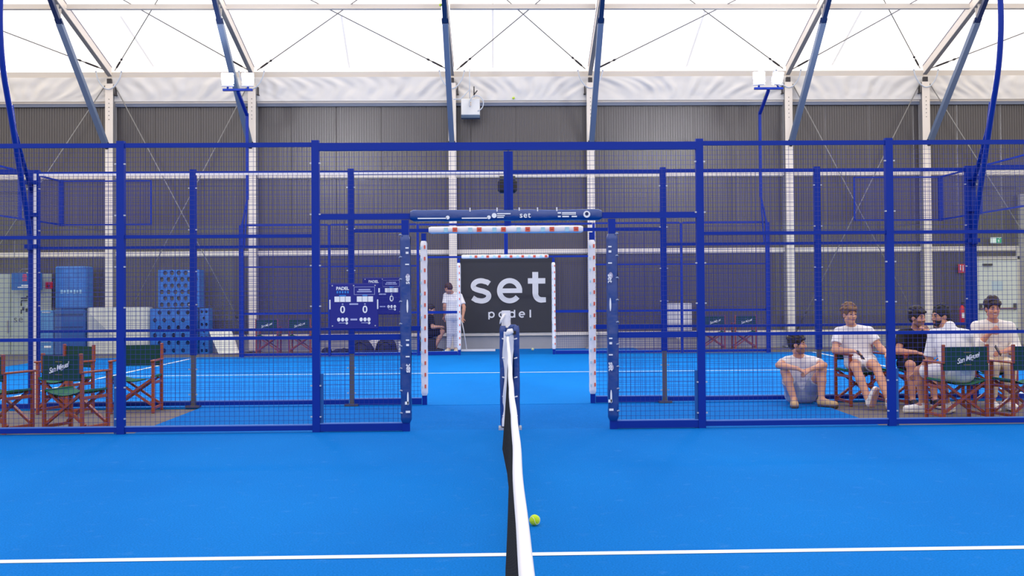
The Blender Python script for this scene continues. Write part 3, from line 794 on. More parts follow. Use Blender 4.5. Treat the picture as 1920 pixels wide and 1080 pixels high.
# ------------------------------------------------------------------ director chairs
def chair_proto():
    t = thing('director_chair', 'x', 'chair', (0, 0, 0), 0, 'director chairs')
    w, d = .252, .19
    for sx in (-1, 1):
        for y in (-d, d):
            b = MB(); b.rbox((sx*w, y, .315), (.036, .036, .63), .005); b.build('leg', WOOD, t)
        b = MB(); b.rbox((sx*w, -.005, .64), (.05, .45, .022), .006); b.build('armrest', WOOD, t)
        b = MB(); b.rbox((sx*w, 0, .06), (.022, .36, .034), .004); b.build('side_rail', WOOD, t)
        b = MB(); b.rbox((sx*w, 0, .37), (.022, .36, .034), .004); b.build('side_rail', WOOD, t)
        b = MB(); b.rbox((sx*w, d+.015, .735), (.036, .034, .21), .005); b.build('back_post', WOOD, t)
    for y in (-d+.03, d-.03):
        b = MB(); b.bar((-w, y-.014, .08), (w-.02, y-.014, .42), .026, .034, up=(0, 1, 0)); b.build('cross_brace', WOOD, t)
        b = MB(); b.bar((w, y+.014, .08), (-w+.02, y+.014, .42), .026, .034, up=(0, 1, 0)); b.build('cross_brace', WOOD, t)
    b = MB()
    def seat(u, v): 
        x = -w+2*w*u; return (x, -.20+.40*v, .455-.055*math.sin(PI*u)-.006)
    b.grid(seat, 14, 4); b.grid(lambda u, v: (seat(u, v)[0], seat(u, v)[1], seat(u, v)[2]-.008), 14, 4)
    b.bar((-w+.01, -.2, .445), (-w+.01, .2, .445), .03, .02); b.bar((w-.01, -.2, .445), (w-.01, .2, .445), .03, .02)
    b.build('seat', GREENS, t)
    b = MB()
    for off in (0, .008): b.grid(lambda u, v: (-w-.004+(2*w+.008)*u, d+.022+off+.028*math.sin(PI*u), .555+.26*v), 14, 6)
    bk = b.build('back_canvas', GREEN, t)
    text_obj('lettering', 'San Miguel', .078, WHITE, bk, (0, d+.066, .69), (PI/2, math.radians(-17), PI), off=.0009, shear=.5, ext=.003, sx=.92, spacing=.88)
    b = MB(); b.box((.0, d+.062, .755), (.085, .004, .010)); b.box((-.0, d+.062, .62), (.09, .004, .010)); b.build('gold_print', mat('gold_print', (120, 112, 70), .6), bk)
    return t
proto = chair_proto()
chairs = [((-5.447, 11.46), 159, 'empty director chair cut off by the left edge, nearest row'),
          ((-4.645, 11.47), 159, 'empty director chair seen from behind with white script on its green back, left group'),
          ((-5.43, 13.10), -27, 'empty director chair mostly hidden behind the lettered chair on the left'),
          ((-4.615, 13.24), 3, 'empty green director chair facing the camera beside the thick left fence post'),
          ((4.44, 13.22), 10, 'director chair under the man in white T-shirt and white shorts'),
          ((5.12, 13.18), 10, 'director chair under the man in black, mostly hidden by the blue post'),
          ((4.97, 11.66), 185, 'director chair with white script seen from behind, under the bearded man'),
          ((5.70, 11.62), 189, 'director chair cut off by the right edge in the nearest row'),
          ((5.93, 12.92), -3, 'director chair under the smiling man in a white shirt'),
          ((-5.72, 25.6), 180, 'director chair by the back wall on the left, further from the gate'),
          ((-4.94, 25.6), 180, 'director chair by the back wall on the left, nearer the gate'),
          ((5.02, 25.6), 180, 'director chair by the back wall on the right, nearer the gate'),
          ((5.78, 25.6), 180, 'director chair by the back wall on the right, further from the gate')]
for i, (p, a, lab) in enumerate(chairs):
    o = proto if i == 0 else copy_tree(proto)
    o.location = (p[0], p[1], -.02); o.rotation_euler = (0, 0, math.radians(a)); o['label'] = lab

# ------------------------------------------------------------------ things along the back wall
def simple(name, label, cat, mb, m, loc=(0, 0, 0), group=None):
    return tag(mb.build(name, m, None, loc), label, cat, group)
FZ = -.02
# left: door with logo, sign, alarm plate
t = thing('glazed_door', 'pale double door with dark logo and se lettering at far left', 'door', (-12.22, 26.42, FZ))
b = MB(); b.box((-.5, 0, .99), (.98, .05, 1.98)); b.build('leaf', mat('pale_green_grey_door', (176, 184, 176), .4), t)
b = MB(); b.box((.5, 0, .99), (.98, .05, 1.98)); b.build('leaf', mat('pale_green_grey_door', (176, 184, 176), .4), t)
b = MB()
for (x, z, w, h) in ((.27, 1.53, .16, .035), (.27, 1.47, .16, .03), (.38, 1.57, .12, .03), (.20, 1.40, .03, .12), (.25, 1.27, .05, .09), (.33, 1.23, .05, .09), (.40, 1.30, .05, .09), (.42, 1.19, .10, .03), (.20, 1.2, .03, .1)): b.box((x+.06, -.03, z-.15), (w, .006, h))
b.build('logo', BLACK, t)
text_obj('lettering', 'se', .24, mat('grey_letter', (96, 100, 104), .6), t, (.19, -.03, .86), spacing=1.2, ext=.002)
b = MB(); b.box((-.06, -.04, .68), (.03, .03, .3)); b.build('handle', ALUD, t)
t = thing('hanging_sign', 'blue hanging sign with red emblem and white text above the left door', 'sign', (-11.69, 26.1, 1.77))
b = MB(); b.box((0, 0, 0), (.74, .02, .42)); b.build('board', mat('sign_blue', (6, 92, 170), .5), t)
b = MB()
for k in range(4): b.box((-.05, -.013, .16-.045*k), (.09+.02*(k % 2), .006, .032))
b.build('emblem', mat('sign_red', (214, 50, 96), .6), t)
b = MB(); b.box((.0, -.013, -.10), (.26, .006, .03)); b.box((.0, -.013, -.145), (.44, .006, .028)); b.build('white_text', WHITE, t)
b = MB(); b.tube([(-.2, 0, .21), (-.12, 0, .30), (.2, 0, .30)], .01, 6); b.tube([(-.30, 0, .21), (-.30, 0, 1.0)], .006, 6); b.build('hanger', STEEL, t)
t = thing('alarm_box', 'small red alarm box on the wall above the blue crates', 'alarm box', at(92, 535, 26.42))
b = MB(); b.rbox((0, 0, 0), (.18, .06, .18), .012); b.build('case', mat('alarm_red', (212, 24, 44), .4), t)
b = MB(); b.disc((0, -.034, -.01), .035, .01); b.build('button', mat('alarm_dark', (110, 10, 24), .4), t)
# wrapped bale on crate, white panels, perforated blocks
def wbale(name, label, x0, x1, y0, y1, z0, z1, m, group=None, bulge=.02, cat='bale'):
    b = MB(); c = ((x0+x1)/2, (y0+y1)/2, (z0+z1)/2)
    b.rbox((0, 0, 0), (x1-x0, y1-y0, z1-z0), .03)
    return tag(b.build(name, m, None, c), label, cat, group)
BWRAP = mat('blue_shrink_wrap', (38, 112, 196), .3, noise_scale=5, noise_amt=.35, bump=.6, bump_scale=7)
o = wbale('wrapped_bale', 'tall light blue wrapped bale stacked on the left, under the hanging cable', -10.85, -10.12, 25.7, 26.2, 1.10, 2.12, BWRAP)
b = MB()
for k in range(7): b.box((-.20+k*.075, -.256, -.10), (.05, .006, .07 if k % 2 else .09))
b.build('white_print', mat('faded_white_print', (150, 196, 230), .6), o)
o = wbale('storage_crate', 'dark blue crate under the wrapped bale', -10.87, -10.15, 25.7, 26.25, FZ, 1.09, mat('deep_blue_crate', (14, 84, 158), .5, noise_scale=4, noise_amt=.2), None, cat='crate')
b = MB(); b.box((0, -.28, .42), (.66, .01, .05)); b.box((0, -.28, .12), (.66, .01, .03)); b.build('band', mat('navy_band', (8, 52, 112), .5), o)
o = wbale('storage_crate', 'pale blue crate with white labels left of the dark blue crate', -11.24, -10.90, 25.7, 26.2, FZ, 1.06, mat('pale_blue_crate', (62, 134, 196), .5, noise_scale=4, noise_amt=.2), None, cat='crate')
b = MB(); b.box((0, -.256, -.18), (.26, .006, .07)); b.box((.05, -.256, -.33), (.16, .006, .06)); b.box((.02, -.26, .5), (.2, .01, .03)); b.build('label_sheet', WHITE, o)
FOAM = mat('off_white_foam', (214, 212, 206), .7, noise_scale=3, noise_amt=.06)
o = wbale('foam_block', 'white panel block beside the dark blue crate, diagonal grey patch on it', -10.13, -9.40, 25.8, 26.1, FZ, 1.12, FOAM, 'white panel blocks', cat='panel')
b = MB(); b.add([(-.28, -.157, .42), (.36, -.157, -.22), (-.28, -.157, -.22)], [(0, 2, 1)]); b.build('grey_patch', mat('grey_film', (176, 180, 186), .5), o)
wbale('foam_block', 'white panel block beside the perforated blue blocks', -9.36, -8.63, 25.8, 26.1, FZ, 1.12, FOAM, 'white panel blocks', cat='panel')
def perf(W, H, D, nx, nz, hr):
    b = MB(); cw, ch = W/nx, H/nz; t = .05
    for j in range(nz):
        sh = (j % 2)*.5
        for i in range(-1, nx):
            x0 = max(0, (i+sh)*cw); x1 = min(W, (i+1+sh)*cw)
            if x1-x0 < 1e-4: continue
            z0, z1 = j*ch, (j+1)*ch
            if x1-x0 < cw*.9:
                b.add([(x0, 0, z0), (x1, 0, z0), (x1, 0, z1), (x0, 0, z1)], [(0, 1, 2, 3)]); continue
            cx, cz = (x0+x1)/2, (z0+z1)/2
            outer = [(x1, cz), (x1, z1), (cx, z1), (x0, z1), (x0, cz), (x0, z0), (cx, z0), (x1, z0)]
            inner = [(cx+hr*math.cos(PI/4*k), cz+hr*1.15*math.sin(PI/4*k)) for k in range(8)]
            vs = [(x, 0, z) for x, z in outer]+[(x, 0, z) for x, z in inner]+[(x, t, z) for x, z in inner]
            fs = []
            for k in range(8):
                k2 = (k+1) % 8; fs += [(k, 8+k, 8+k2, k2), (8+k, 16+k, 16+k2, 8+k2)]
            b.add(vs, fs)
    b.add([(0, 0, 0), (W, 0, 0), (W, D, 0), (0, D, 0), (0, 0, H), (W, 0, H), (W, D, H), (0, D, H)], [(0, 3, 2, 1), (4, 5, 6, 7), (1, 2, 6, 5), (2, 3, 7, 6), (3, 0, 4, 7)])
    b.box((W/2, .12, H/2), (W-.02, .02, H-.02), 1)
    return b
PB = mat('cyan_blue_plastic', (20, 108, 200), .45)
o = simple('perforated_block', 'blue perforated block on top of the stack on the left', 'block', perf(.98, .92, .4, 6, 6, .052), [PB, mat('beige_lining', (150, 140, 126), .8)], (-8.40, 25.75, 1.10), 'perforated blue blocks')
o = simple('perforated_block', 'wide blue perforated block at the bottom of the stack on the left', 'block', perf(1.12, 1.10, .45, 5, 6, .05), [PB, mat('dim_lining', (44, 60, 84), .8)], (-8.58, 25.7, FZ), 'perforated blue blocks')
o = simple('perforated_block', 'narrow blue perforated block right of the stack, by the leaning white panel', 'block', perf(.22, 1.10, .35, 2, 7, .035), [PB, mat('dim_lining', (44, 60, 84), .8)], (-7.43, 25.8, FZ), 'perforated blue blocks')
# leaning white panel
b = MB(); P0 = [at(391, 620, 25.75), at(432, 620, 25.75), at(447, 662, 25.4), at(410, 664, 25.4)]
vs = [(p[0], p[1], max(p[2], FZ)) for p in P0]; vs += [(x+.02, y+.04, z) for x, y, z in vs]
b.add(vs, [(0, 3, 2, 1), (4, 5, 6, 7), (0, 1, 5, 4), (1, 2, 6, 5), (2, 3, 7, 6), (3, 0, 4, 7)])
simple('leaning_board', 'slanted white panel leaning right of the blue blocks', 'panel', b, mat('white_sheet', (232, 226, 216), .6))
# floor bags
def bag(label, x, y, w, h, d, seed, m=BAGM, cat='bag', name='sports_bag'):
    t = thing(name, label, cat, (x, y, FZ), 0, 'bags along the back wall' if m is BAGM else None)
    b = MB()
    def fn(u, v):
        a = 2*PI*u; vv = v*PI/2
        r = math.cos(vv)**.45 if v < 1 else 0
        k = 1+.22*noise.noise((math.cos(a)*1.6+seed, math.sin(a)*1.6, v*2.2))
        return (w/2*math.cos(a)*r*k, d/2*math.sin(a)*r*k, h*math.sin(vv)*(1+.16*noise.noise((math.cos(a)*2+seed, 5, v))))
    b.grid(fn, 36, 12); b.build('body', m, t)
    if m is BAGM:
        b = MB(); b.tube([(-w*.28+w*.56*q, -d*.42, h*.55+h*.28*math.sin(PI*q)) for q in [k/10 for k in range(11)]], .015, 6); b.build('strap', BLACK, t)
    return t
bag('small dark bag on the floor left of the middle fence post', -4.22, 25.0, .26, .16, .3, 1)
bag('flat dark bag lying on the floor below the scoreboard', -3.86, 25.0, .5, .14, .35, 4)
bag('large black sports bag with humped top below the scoreboard', -3.42, 24.9, .62, .36, .4, 8)
bag('black sports bag on the floor nearest the left gate post', -2.82, 24.9, .54, .36, .4, 12)
bag('white towel heaped behind the two large black bags', -3.10, 25.3, .55, .33, .3, 15, mat('white_towel', (222, 216, 216), .9), 'towel', 'towel')
o = wbale('white_box', 'white box on the floor right of the black sports bags', -2.56, -2.36, 24.9, 25.15, FZ, .26, mat('white_card', (226, 222, 220), .6), cat='box')
b = MB(); b.box((0, 0, .141), (.20, .25, .012)); b.build('lid', mat('white_card_lid', (236, 232, 230), .6), o)
# wall cabinet right
t = thing('wall_cabinet', 'pale grey cabinet on the back wall right of the gate', 'cabinet', (4.30, 26.32, .76))
b = MB(); b.rbox((0, 0, 0), (.64, .28, .70), .015); b.build('case', mat('pale_cabinet', (206, 204, 208), .5), t)
b = MB(); b.box((0, -.145, .02), (.58, .01, .58)); b.build('door', mat('pale_cabinet_door', (216, 214, 218), .5), t)
b = MB(); b.disc((-.02, -.12, -.5), .05, .03); b.tube([(-.02, -.1, -.5), (-.02, -.05, -.36)], .016, 6); b.build('valve', ALU, t)
# exit door, signs, extinguisher
t = thing('exit_door', 'white fire exit door with push bar at far right', 'door', (12.42, 26.45, FZ))
b = MB(); b.box((0, 0, 1.08), (1.04, .06, 2.16)); b.build('leaf', DOORM, t)
b = MB(); b.box((-.55, -.01, 1.12), (.06, .09, 2.26)); b.box((.56, -.01, 1.25), (.08, .09, 2.5)); b.box((0, -.01, 2.21), (1.16, .09, .08)); b.build('frame', ALU, t)
b = MB(); b.tube([(-.46, -.07, .93), (.46, -.07, .93)], .022, 8); b.build('push_bar', mat('brown_bar', (134, 92, 84), .4), t)
b = MB()
for x in (-.44, .44): b.box((x, -.05, .98), (.07, .07, .16))
b.build('bar_bracket', DARKST, t)
b = MB(); b.box((.0, -.035, 1.50), (.28, .008, .24)); b.build('notice', mat('pale_notice', (196, 212, 222), .6), t)
b = MB(); b.box((-.25, -.06, 2.04), (.24, .06, .05)); b.build('door_closer', DARKST, t)
t = thing('exit_sign', 'green emergency exit sign above the white door', 'sign', (12.39, 26.38, 2.63))
b = MB(); b.rbox((0, 0, 0), (.28, .05, .15), .008); b.build('case', mat('sign_white', (226, 236, 230), .4, emit=(226, 240, 232), strength=.25), t)
b = MB(); b.box((.06, -.028, 0), (.13, .006, .13)); b.build('green_field', mat('exit_green', (40, 164, 110), .5, emit=(40, 164, 110), strength=.3), t)
b = MB(); b.box((.055, -.033, .0), (.05, .005, .02), rot=Matrix.Rotation(.7, 3, 'Y')); b.ball((.075, -.033, .04), .012, 8, 6); b.box((.05, -.033, -.03), (.016, .005, .05), rot=Matrix.Rotation(-.5, 3, 'Y')); b.build('running_figure', WHITE, t)
t = thing('fire_sign', 'small red and white fire sign on the wall left of the exit door', 'sign', (11.53, 26.45, 1.93))
b = MB(); b.box((0, 0, 0), (.17, .012, .22)); b.build('plate', mat('fire_red', (208, 60, 66), .5), t)
b = MB(); b.box((-.03, -.008, .02), (.02, .006, .13)); b.box((.035, -.008, 0), (.02, .006, .15)); b.build('white_print', WHITE, t)
t = thing('fire_extinguisher', 'red fire extinguisher on the wall beside the right bent mast', 'fire extinguisher', (11.47, 26.32, .55))
b = MB(); b.tube([(0, 0, 0), (0, 0, .03), (0, 0, .36), (0, 0, .42), (0, 0, .45)], [.055, .068, .068, .04, .025], 14); b.build('cylinder', mat('extinguisher_red', (206, 34, 48), .35), t)
b = MB(); b.tube([(0, 0, .45), (0, 0, .50)], .02, 8); b.box((.03, 0, .51), (.10, .03, .02)); b.tube([(.03, -.02, .47), (.085, -.04, .40), (.08, -.05, .2)], .010, 6); b.build('valve', BLACK, t)
b = MB(); b.box((0, -.066, .2), (.07, .012, .13)); b.build('label_sheet', WHITE, t)
b = MB(); b.box((13.05, 26.4, 1.9), (.10, .12, 3.8)); struct('trim_11', b, ALUD)
# turf brush by the gate
t = thing('turf_brush', 'white court brush, its pole leaning and its long bar on the floor by the banner', 'brush', (-.66, 25.4, 0))
b = MB(); b.tube([(-.30, .06, .05), (-.37, .12, .50), (-.45, .2, .88)], .014, 8); b.build('handle', mat('white_tube', (226, 226, 232), .5), t)
b = MB(); b.box((-.02, .05, .03), (.82, .07, .05)); b.build('bar', mat('white_tube', (226, 226, 232), .5), t)

# ------------------------------------------------------------------ people: one continuous skin surface from blended limbs
class SDF:
    def __init__(s): s.p = []
    def cap(s, a, b, ra, rb, k=.02, flat=False, sub=False): s.p.append(('c', np.array(a, float), np.array(b, float), ra, rb, k, flat, sub)); return s
    def ell(s, c, r, ax=None, k=.02, sub=False): s.p.append(('e', np.array(c, float), np.array(r, float), np.eye(3) if ax is None else np.array(ax, float), k, sub)); return s
    def mesh(s, h):
        lo = np.array([1e9]*3); hi = -lo
        for p in s.p:
            if p[-1]: continue
            if p[0] == 'c': pts = (p[1]-p[3], p[1]+p[3], p[2]-p[4], p[2]+p[4])
            else: m = p[2].max(); pts = (p[1]-m, p[1]+m)
            for q in pts: lo = np.minimum(lo, q); hi = np.maximum(hi, q)
        lo -= 3*h+.02; hi += 3*h+.02
        n = np.ceil((hi-lo)/h).astype(int)+1
        D = np.full(n, .5, np.float32)
        for p in s.p:
            if p[0] == 'c': m0 = np.minimum(p[1]-p[3], p[2]-p[4]); m1 = np.maximum(p[1]+p[3], p[2]+p[4]); k = p[5]
            else: mm = p[2].max(); m0, m1 = p[1]-mm, p[1]+mm; k = p[4]
            pad = k+2.5*h
            i0 = np.clip(np.floor((m0-pad-lo)/h).astype(int), 0, n-1); i1 = np.clip(np.ceil((m1+pad-lo)/h).astype(int)+1, 1, n)
            if (i1 <= i0).any(): continue
            ax = [lo[a]+h*np.arange(i0[a], i1[a]) for a in range(3)]
            X = np.stack(np.meshgrid(*ax, indexing='ij'), -1)
            if p[0] == 'c':
                a, bb, ra, rb, k, flat, sub = p[1:]
                d = bb-a; L2 = max(d@d, 1e-9); t = ((X-a)@d)/L2; tc = np.clip(t, 0, 1)
                dist = np.linalg.norm(X-a-tc[..., None]*d, axis=-1)-(ra+(rb-ra)*tc)
                if flat:
                    L = math.sqrt(L2); dist = np.maximum(dist, (t-1)*L)      # flat cut at the b end
            else:
                c, r, A, k, sub = p[1:]
                q = (X-c)@A.T; kk = np.linalg.norm(q/r, axis=-1); k2 = np.linalg.norm(q/(r*r), axis=-1)+1e-9
                dist = kk*(kk-1)/k2
            sl = tuple(slice(i0[a], i1[a]) for a in range(3)); O = D[sl]
            if sub:
                dd = -dist; hh = np.clip(.5-.5*(O-dd)/k, 0, 1); D[sl] = O*(1-hh)+dd*hh+k*hh*(1-hh)
            else:
                hh = np.clip(.5+.5*(O-dist)/k, 0, 1); D[sl] = O*(1-hh)+dist*hh-k*hh*(1-hh)
        ins = D < 0
        cs = [ins[a:n[0]-1+a, b_:n[1]-1+b_, c:n[2]-1+c] for a in (0, 1) for b_ in (0, 1) for c in (0, 1)]
        cnt = sum(x.astype(np.int8) for x in cs); act = (cnt > 0) & (cnt < 8)
        I = np.argwhere(act); idx = np.full(act.shape, -1, np.int64); idx[act] = np.arange(len(I))
        acc = np.zeros((len(I), 3)); num = np.zeros(len(I))
        cor = [np.array((a, b_, c)) for a in (0, 1) for b_ in (0, 1) for c in (0, 1)]
        for u in range(8):
            for v in range(u+1, 8):
                if np.abs(cor[u]-cor[v]).sum() != 1: continue
                du = D[tuple((I+cor[u]).T)]; dv = D[tuple((I+cor[v]).T)]
                cr = (du < 0) != (dv < 0); t = np.where(cr, du/np.where(cr, du-dv, 1), 0)
                pt = cor[u]+t[:, None]*(cor[v]-cor[u]); acc += np.where(cr[:, None], pt, 0); num += cr
        V = lo+h*(I+acc/num[:, None])
        Fc = []
        for a in range(3):
            e = [0, 0, 0]; e[a] = 1
            A_ = ins[tuple(slice(0, n[q]-e[q]) for q in range(3))]; B_ = ins[tuple(slice(e[q], n[q]) for q in range(3))]
            E_ = np.argwhere(A_ != B_); bq, cq = (a+1) % 3, (a+2) % 3
            ok = (E_[:, bq] > 0) & (E_[:, cq] > 0) & (E_[:, bq] < n[bq]-1) & (E_[:, cq] < n[cq]-1); E_ = E_[ok]
            fl = ins[tuple(E_.T)]
            q = []
            for (db, dc) in ((-1, -1), (0, -1), (0, 0), (-1, 0)):
                G = E_.copy(); G[:, bq] += db; G[:, cq] += dc; q.append(idx[tuple(G.T)])
            q = np.stack(q, 1); q[~fl] = q[~fl][:, ::-1]; Fc.append(q)
        Fc = np.concatenate(Fc); Fc = Fc[(Fc >= 0).all(1)]
        return V, Fc
    def build(s, name, h, mats, parent, painter=None, relax=1):
        V, Fc = s.mesh(h)
        for _ in range(relax):
            acc = np.zeros_like(V); c = np.zeros(len(V))
            for i in range(4):
                np.add.at(acc, Fc[:, i], V[Fc[:, (i+1) % 4]]); np.add.at(c, Fc[:, i], 1)
            V = .55*V+.45*acc/np.maximum(c, 1)[:, None]
        me = bpy.data.meshes.new(name); me.from_pydata(V.tolist(), [], Fc.tolist())
        for m in (mats if isinstance(mats, (list, tuple)) else [mats]): me.materials.append(m)
        me.polygons.foreach_set('use_smooth', [True]*len(Fc))
        if painter is not None:
            ctr = V[Fc].mean(1); me.polygons.foreach_set('material_index', painter(ctr).astype(int).tolist())
        me.update(); o = bpy.data.objects.new(name, me); COL.objects.link(o); o.parent = parent
        return o

def unit(v): v = np.array(v, float); return v/np.linalg.norm(v)
def hand(sd, wr, d, nrm, side, curl=.5, sc=1.0):
    """palm + four fingers + thumb; d: direction, nrm: palm normal (fingers curl towards it), side: thumb side (+1/-1)"""
    d = unit(d); nrm = unit(np.array(nrm)-d*np.dot(nrm, d)); lat = np.cross(d, nrm)*side
    wr = np.array(wr)
    for q in (-.024, -.008, .008, .024): sd.cap(wr+lat*q*.6*sc, wr+d*.075*sc+lat*q*sc, .014*sc, .012*sc, .012)
    for q, L in zip((.028, .010, -.009, -.027), (.068, .078, .072, .056)):
        p = wr+d*.082*sc+lat*q*sc; ang = curl
        for seg, r in ((.45, .0092), (.32, .0084), (.26, .0074)):
            dir_ = d*math.cos(ang)+nrm*math.sin(ang); e = p+dir_*L*seg*sc
            sd.cap(p, e, r*sc, r*.92*sc, .004); p = e; ang += curl*.8
    p = wr+d*.022*sc+lat*.026*sc
    for seg, a in ((.040, .75), (.030, .45)):
        dir_ = unit(d*math.cos(a)+lat*math.sin(a)+nrm*.35); e = p+dir_*seg*sc; sd.cap(p, e, .0115*sc, .0098*sc, .006); p = e

def person(name_label, J, look, skin, hair, hairstyle, top, bottom, shoe, arms, beard=False, h=.0065, tilt=(0, 0, 1), smile=False, hands=None, sole=None, collar=None, stubble=False):
    px, py_ = J['pelvis'][0], J['pelvis'][1]
    root = thing('person', name_label, 'person', (px, py_, 0))
    O = np.array([px, py_, 0.0]); J = {k: np.array(v, float)-O for k, v in J.items()}
    A = lambda a: np.array(a, float)
    SK = mat('skin_%02x%02x%02x' % skin, skin, .5, spec=.35)
    HR = mat('hair_%02x%02x%02x' % hair, hair, .6, bump=.6, bump_scale=60)
    EY = mat('eye_dark', (30, 22, 20), .3); LP = mat('lip_tone', (178, 92, 84), .5); WH = mat('tooth_white', (236, 228, 222), .4)
    lat = unit(J['shr']-J['shl']); hl = unit(J['hipr']-J['hipl'])
    f = unit(look); up = unit(A(tilt)-f*np.dot(tilt, f)); sd_ = np.cross(f, up)      # sd_: right of the person's view
    H = J['head']; Hd = lambda x, y, z: H+sd_*x+f*y+up*z
    ax = np.array([sd_, f, up])
    s = SDF()
    # trunk
    ch, pv, nk = J['chest'], J['pelvis'], J['neck']; uc = .5*(J['shl']+J['shr'])
    for q in (-1, 1):
        s.cap(pv+hl*q*.050, ch+lat*q*.075, .088, .096, .04); s.cap(ch+lat*q*.075, uc*.7+ch*.3+lat*q*.08, .098, .080, .05)
    s.cap(J['hipl'], J['hipr'], .080, .080, .03); s.cap(J['shl'], J['shr'], .048, .048, .05)
    s.cap(nk+(uc-nk)*.3, J['shl']*.75+uc*.25, .055, .045, .05); s.cap(nk+(uc-nk)*.3, J['shr']*.75+uc*.25, .055, .045, .05)
    s.cap(uc*.5+nk*.5, nk, .062, .054, .03); s.cap(nk, Hd(0, -.018, -.06), .054, .052, .02)
    for q in 'lr':
        s.cap(J['sh'+q], J['el'+q], .050, .040, .03); 
        mid = J['el'+q]*.7+J['wr'+q]*.3; s.cap(J['el'+q], mid, .038, .040, .02); s.cap(mid, J['wr'+q], .040, .0265, .02)
        s.cap(J['hip'+q], J['kn'+q], .082, .056, .03)
        cal = J['kn'+q]*.66+J['an'+q]*.34; s.cap(J['kn'+q], cal, .052, .054, .02); s.cap(cal, J['an'+q], .054, .036, .02)
        s.cap(J['an'+q], J['an'+q]*.45+J['to'+q]*.55+A((0, 0, .0)), .034, .030, .02)
    # head with face
    s.ell(Hd(0, -.012, .028), (.073, .092, .086), ax, .02); s.ell(Hd(0, .022, -.030), (.060, .066, .078), ax, .03)
    s.ell(Hd(0, .058, -.088), (.026, .024, .020), ax, .025); s.cap(Hd(-.05, .0, -.065), Hd(0, .058, -.092), .022, .02, .02); s.cap(Hd(.05, .0, -.065), Hd(0, .058, -.092), .022, .02, .02)
    for q in (-1, 1):
        s.ell(Hd(q*.030, .094, .006), (.019, .016, .012), ax, .010, True)
        s.ell(Hd(q*.030, .074, .006), (.0145, .0125, .012), ax, .006)
        s.cap(Hd(q*.012, .088, .024), Hd(q*.046, .074, .024), .008, .007, .012)
        s.ell(Hd(q*.076, -.008, -.008), (.010, .020, .031), ax, .008); s.ell(Hd(q*.040, .058, -.026), (.02, .018, .018), ax, .02)
    s.cap(Hd(0, .086, .014), Hd(0, .108, -.026), .008, .0125, .010); s.ell(Hd(.012, .096, -.031), (.009, .011, .008), ax, .006); s.ell(Hd(-.012, .096, -.031), (.009, .011, .008), ax, .006)
    s.cap(Hd(-.020, .078, -.056), Hd(.020, .078, -.056), .0085, .0085, .008); s.cap(Hd(-.016, .077, -.066), Hd(.016, .077, -.066), .0085, .0085, .008)
    for q in 'lr':
        hd = (hands or {}).get(q)
        fore = unit(J['wr'+q]-J['el'+q])
        if hd is None: hd = (fore, -up if abs(fore @ up) < .8 else -f, 1 if q == 'l' else -1, .45)
        hand(s, J['wr'+q], hd[0], hd[1], hd[2], hd[3])
    def paint(c):
        m = np.zeros(len(c))
        for q in (-1, 1):
            m[np.linalg.norm((c-Hd(q*.030, .087, .006)) @ ax.T/np.array((.011, .012, .0065)), axis=1) < 1] = 1
            m[np.linalg.norm((c-Hd(q*.030, .088, .028)) @ ax.T/np.array((.022, .022, .0065)), axis=1) < 1] = 2
        m[np.linalg.norm((c-Hd(0, .086, -.061)) @ ax.T/np.array((.026, .02, .0075)), axis=1) < 1] = 3
        if stubble:
            q = (c-H) @ ax.T
            m[(m == 0) & (q[:, 2] < -.040-.25*np.maximum(0, .05-q[:, 1])*0) & (q[:, 2] > -.125) & (q[:, 1] > .012) & (np.abs(q[:, 0]) < .075)] = 5
            m[(m == 0) & (np.abs(q[:, 0]) > .050) & (q[:, 2] < -.005) & (q[:, 2] > -.125) & (q[:, 1] > .0) & (q[:, 1] < .04) & (np.abs(q[:, 0]) < .072)] = 5
        if smile: m[np.linalg.norm((c-Hd(0, .088, -.060)) @ ax.T/np.array((.018, .02, .004)), axis=1) < 1] = 4
        return m
    ST = mat('stubble_%02x%02x%02x' % skin, tuple(int(.62*a+.38*b_) for a, b_ in zip(skin, hair)), .6)
    s.build('body', h, [SK, EY, HR, LP, WH, ST], root, paint)
    # hair
    rnd = np.random.RandomState(int(abs(px*1000)) % 9999)
    g = SDF()
    vol = {'curly': .022, 'short': .012, 'wavy': .024, 'long': .018}[hairstyle]
    g.ell(Hd(0, -.018, .040), (.076+vol*.6, .094+vol*.5, .084+vol), ax, .01)
    g.ell(Hd(0, -.045, .0), (.070+vol*.4, .062+vol*.4, .07), ax, .02)
    if hairstyle in ('curly', 'wavy'):
        for _ in range(70):
            a = rnd.uniform(0, 2*PI); e = rnd.uniform(.05, 1.35)
            p = Hd((.074+vol*.7)*math.cos(a)*math.cos(e), -.02+(.094+vol*.5)*math.sin(a)*math.cos(e), .045+(.082+vol)*math.sin(e))
            g.ell(p, (.017, .017, .015), None, .010)
        for x in (-.04, -.015, .012, .038): g.ell(Hd(x, .082, .070+.006*rnd.rand()), (.022, .018, .018), ax, .012)
    if hairstyle == 'long':
        g.ell(Hd(0, -.092, -.012), (.048, .042, .05), ax, .02); g.ell(Hd(0, -.075, -.06), (.055, .035, .045), ax, .03)
    g.ell(Hd(0, .085, -.026), (.069, .070, .078), ax, .012, True)       # open the face
    g.ell(Hd(0, .06, -.10), (.10, .10, .075), ax, .012, True)
    for q in (-1, 1): g.ell(Hd(q*.095, .005, -.022), (.036, .038, .044), ax, .008, True)
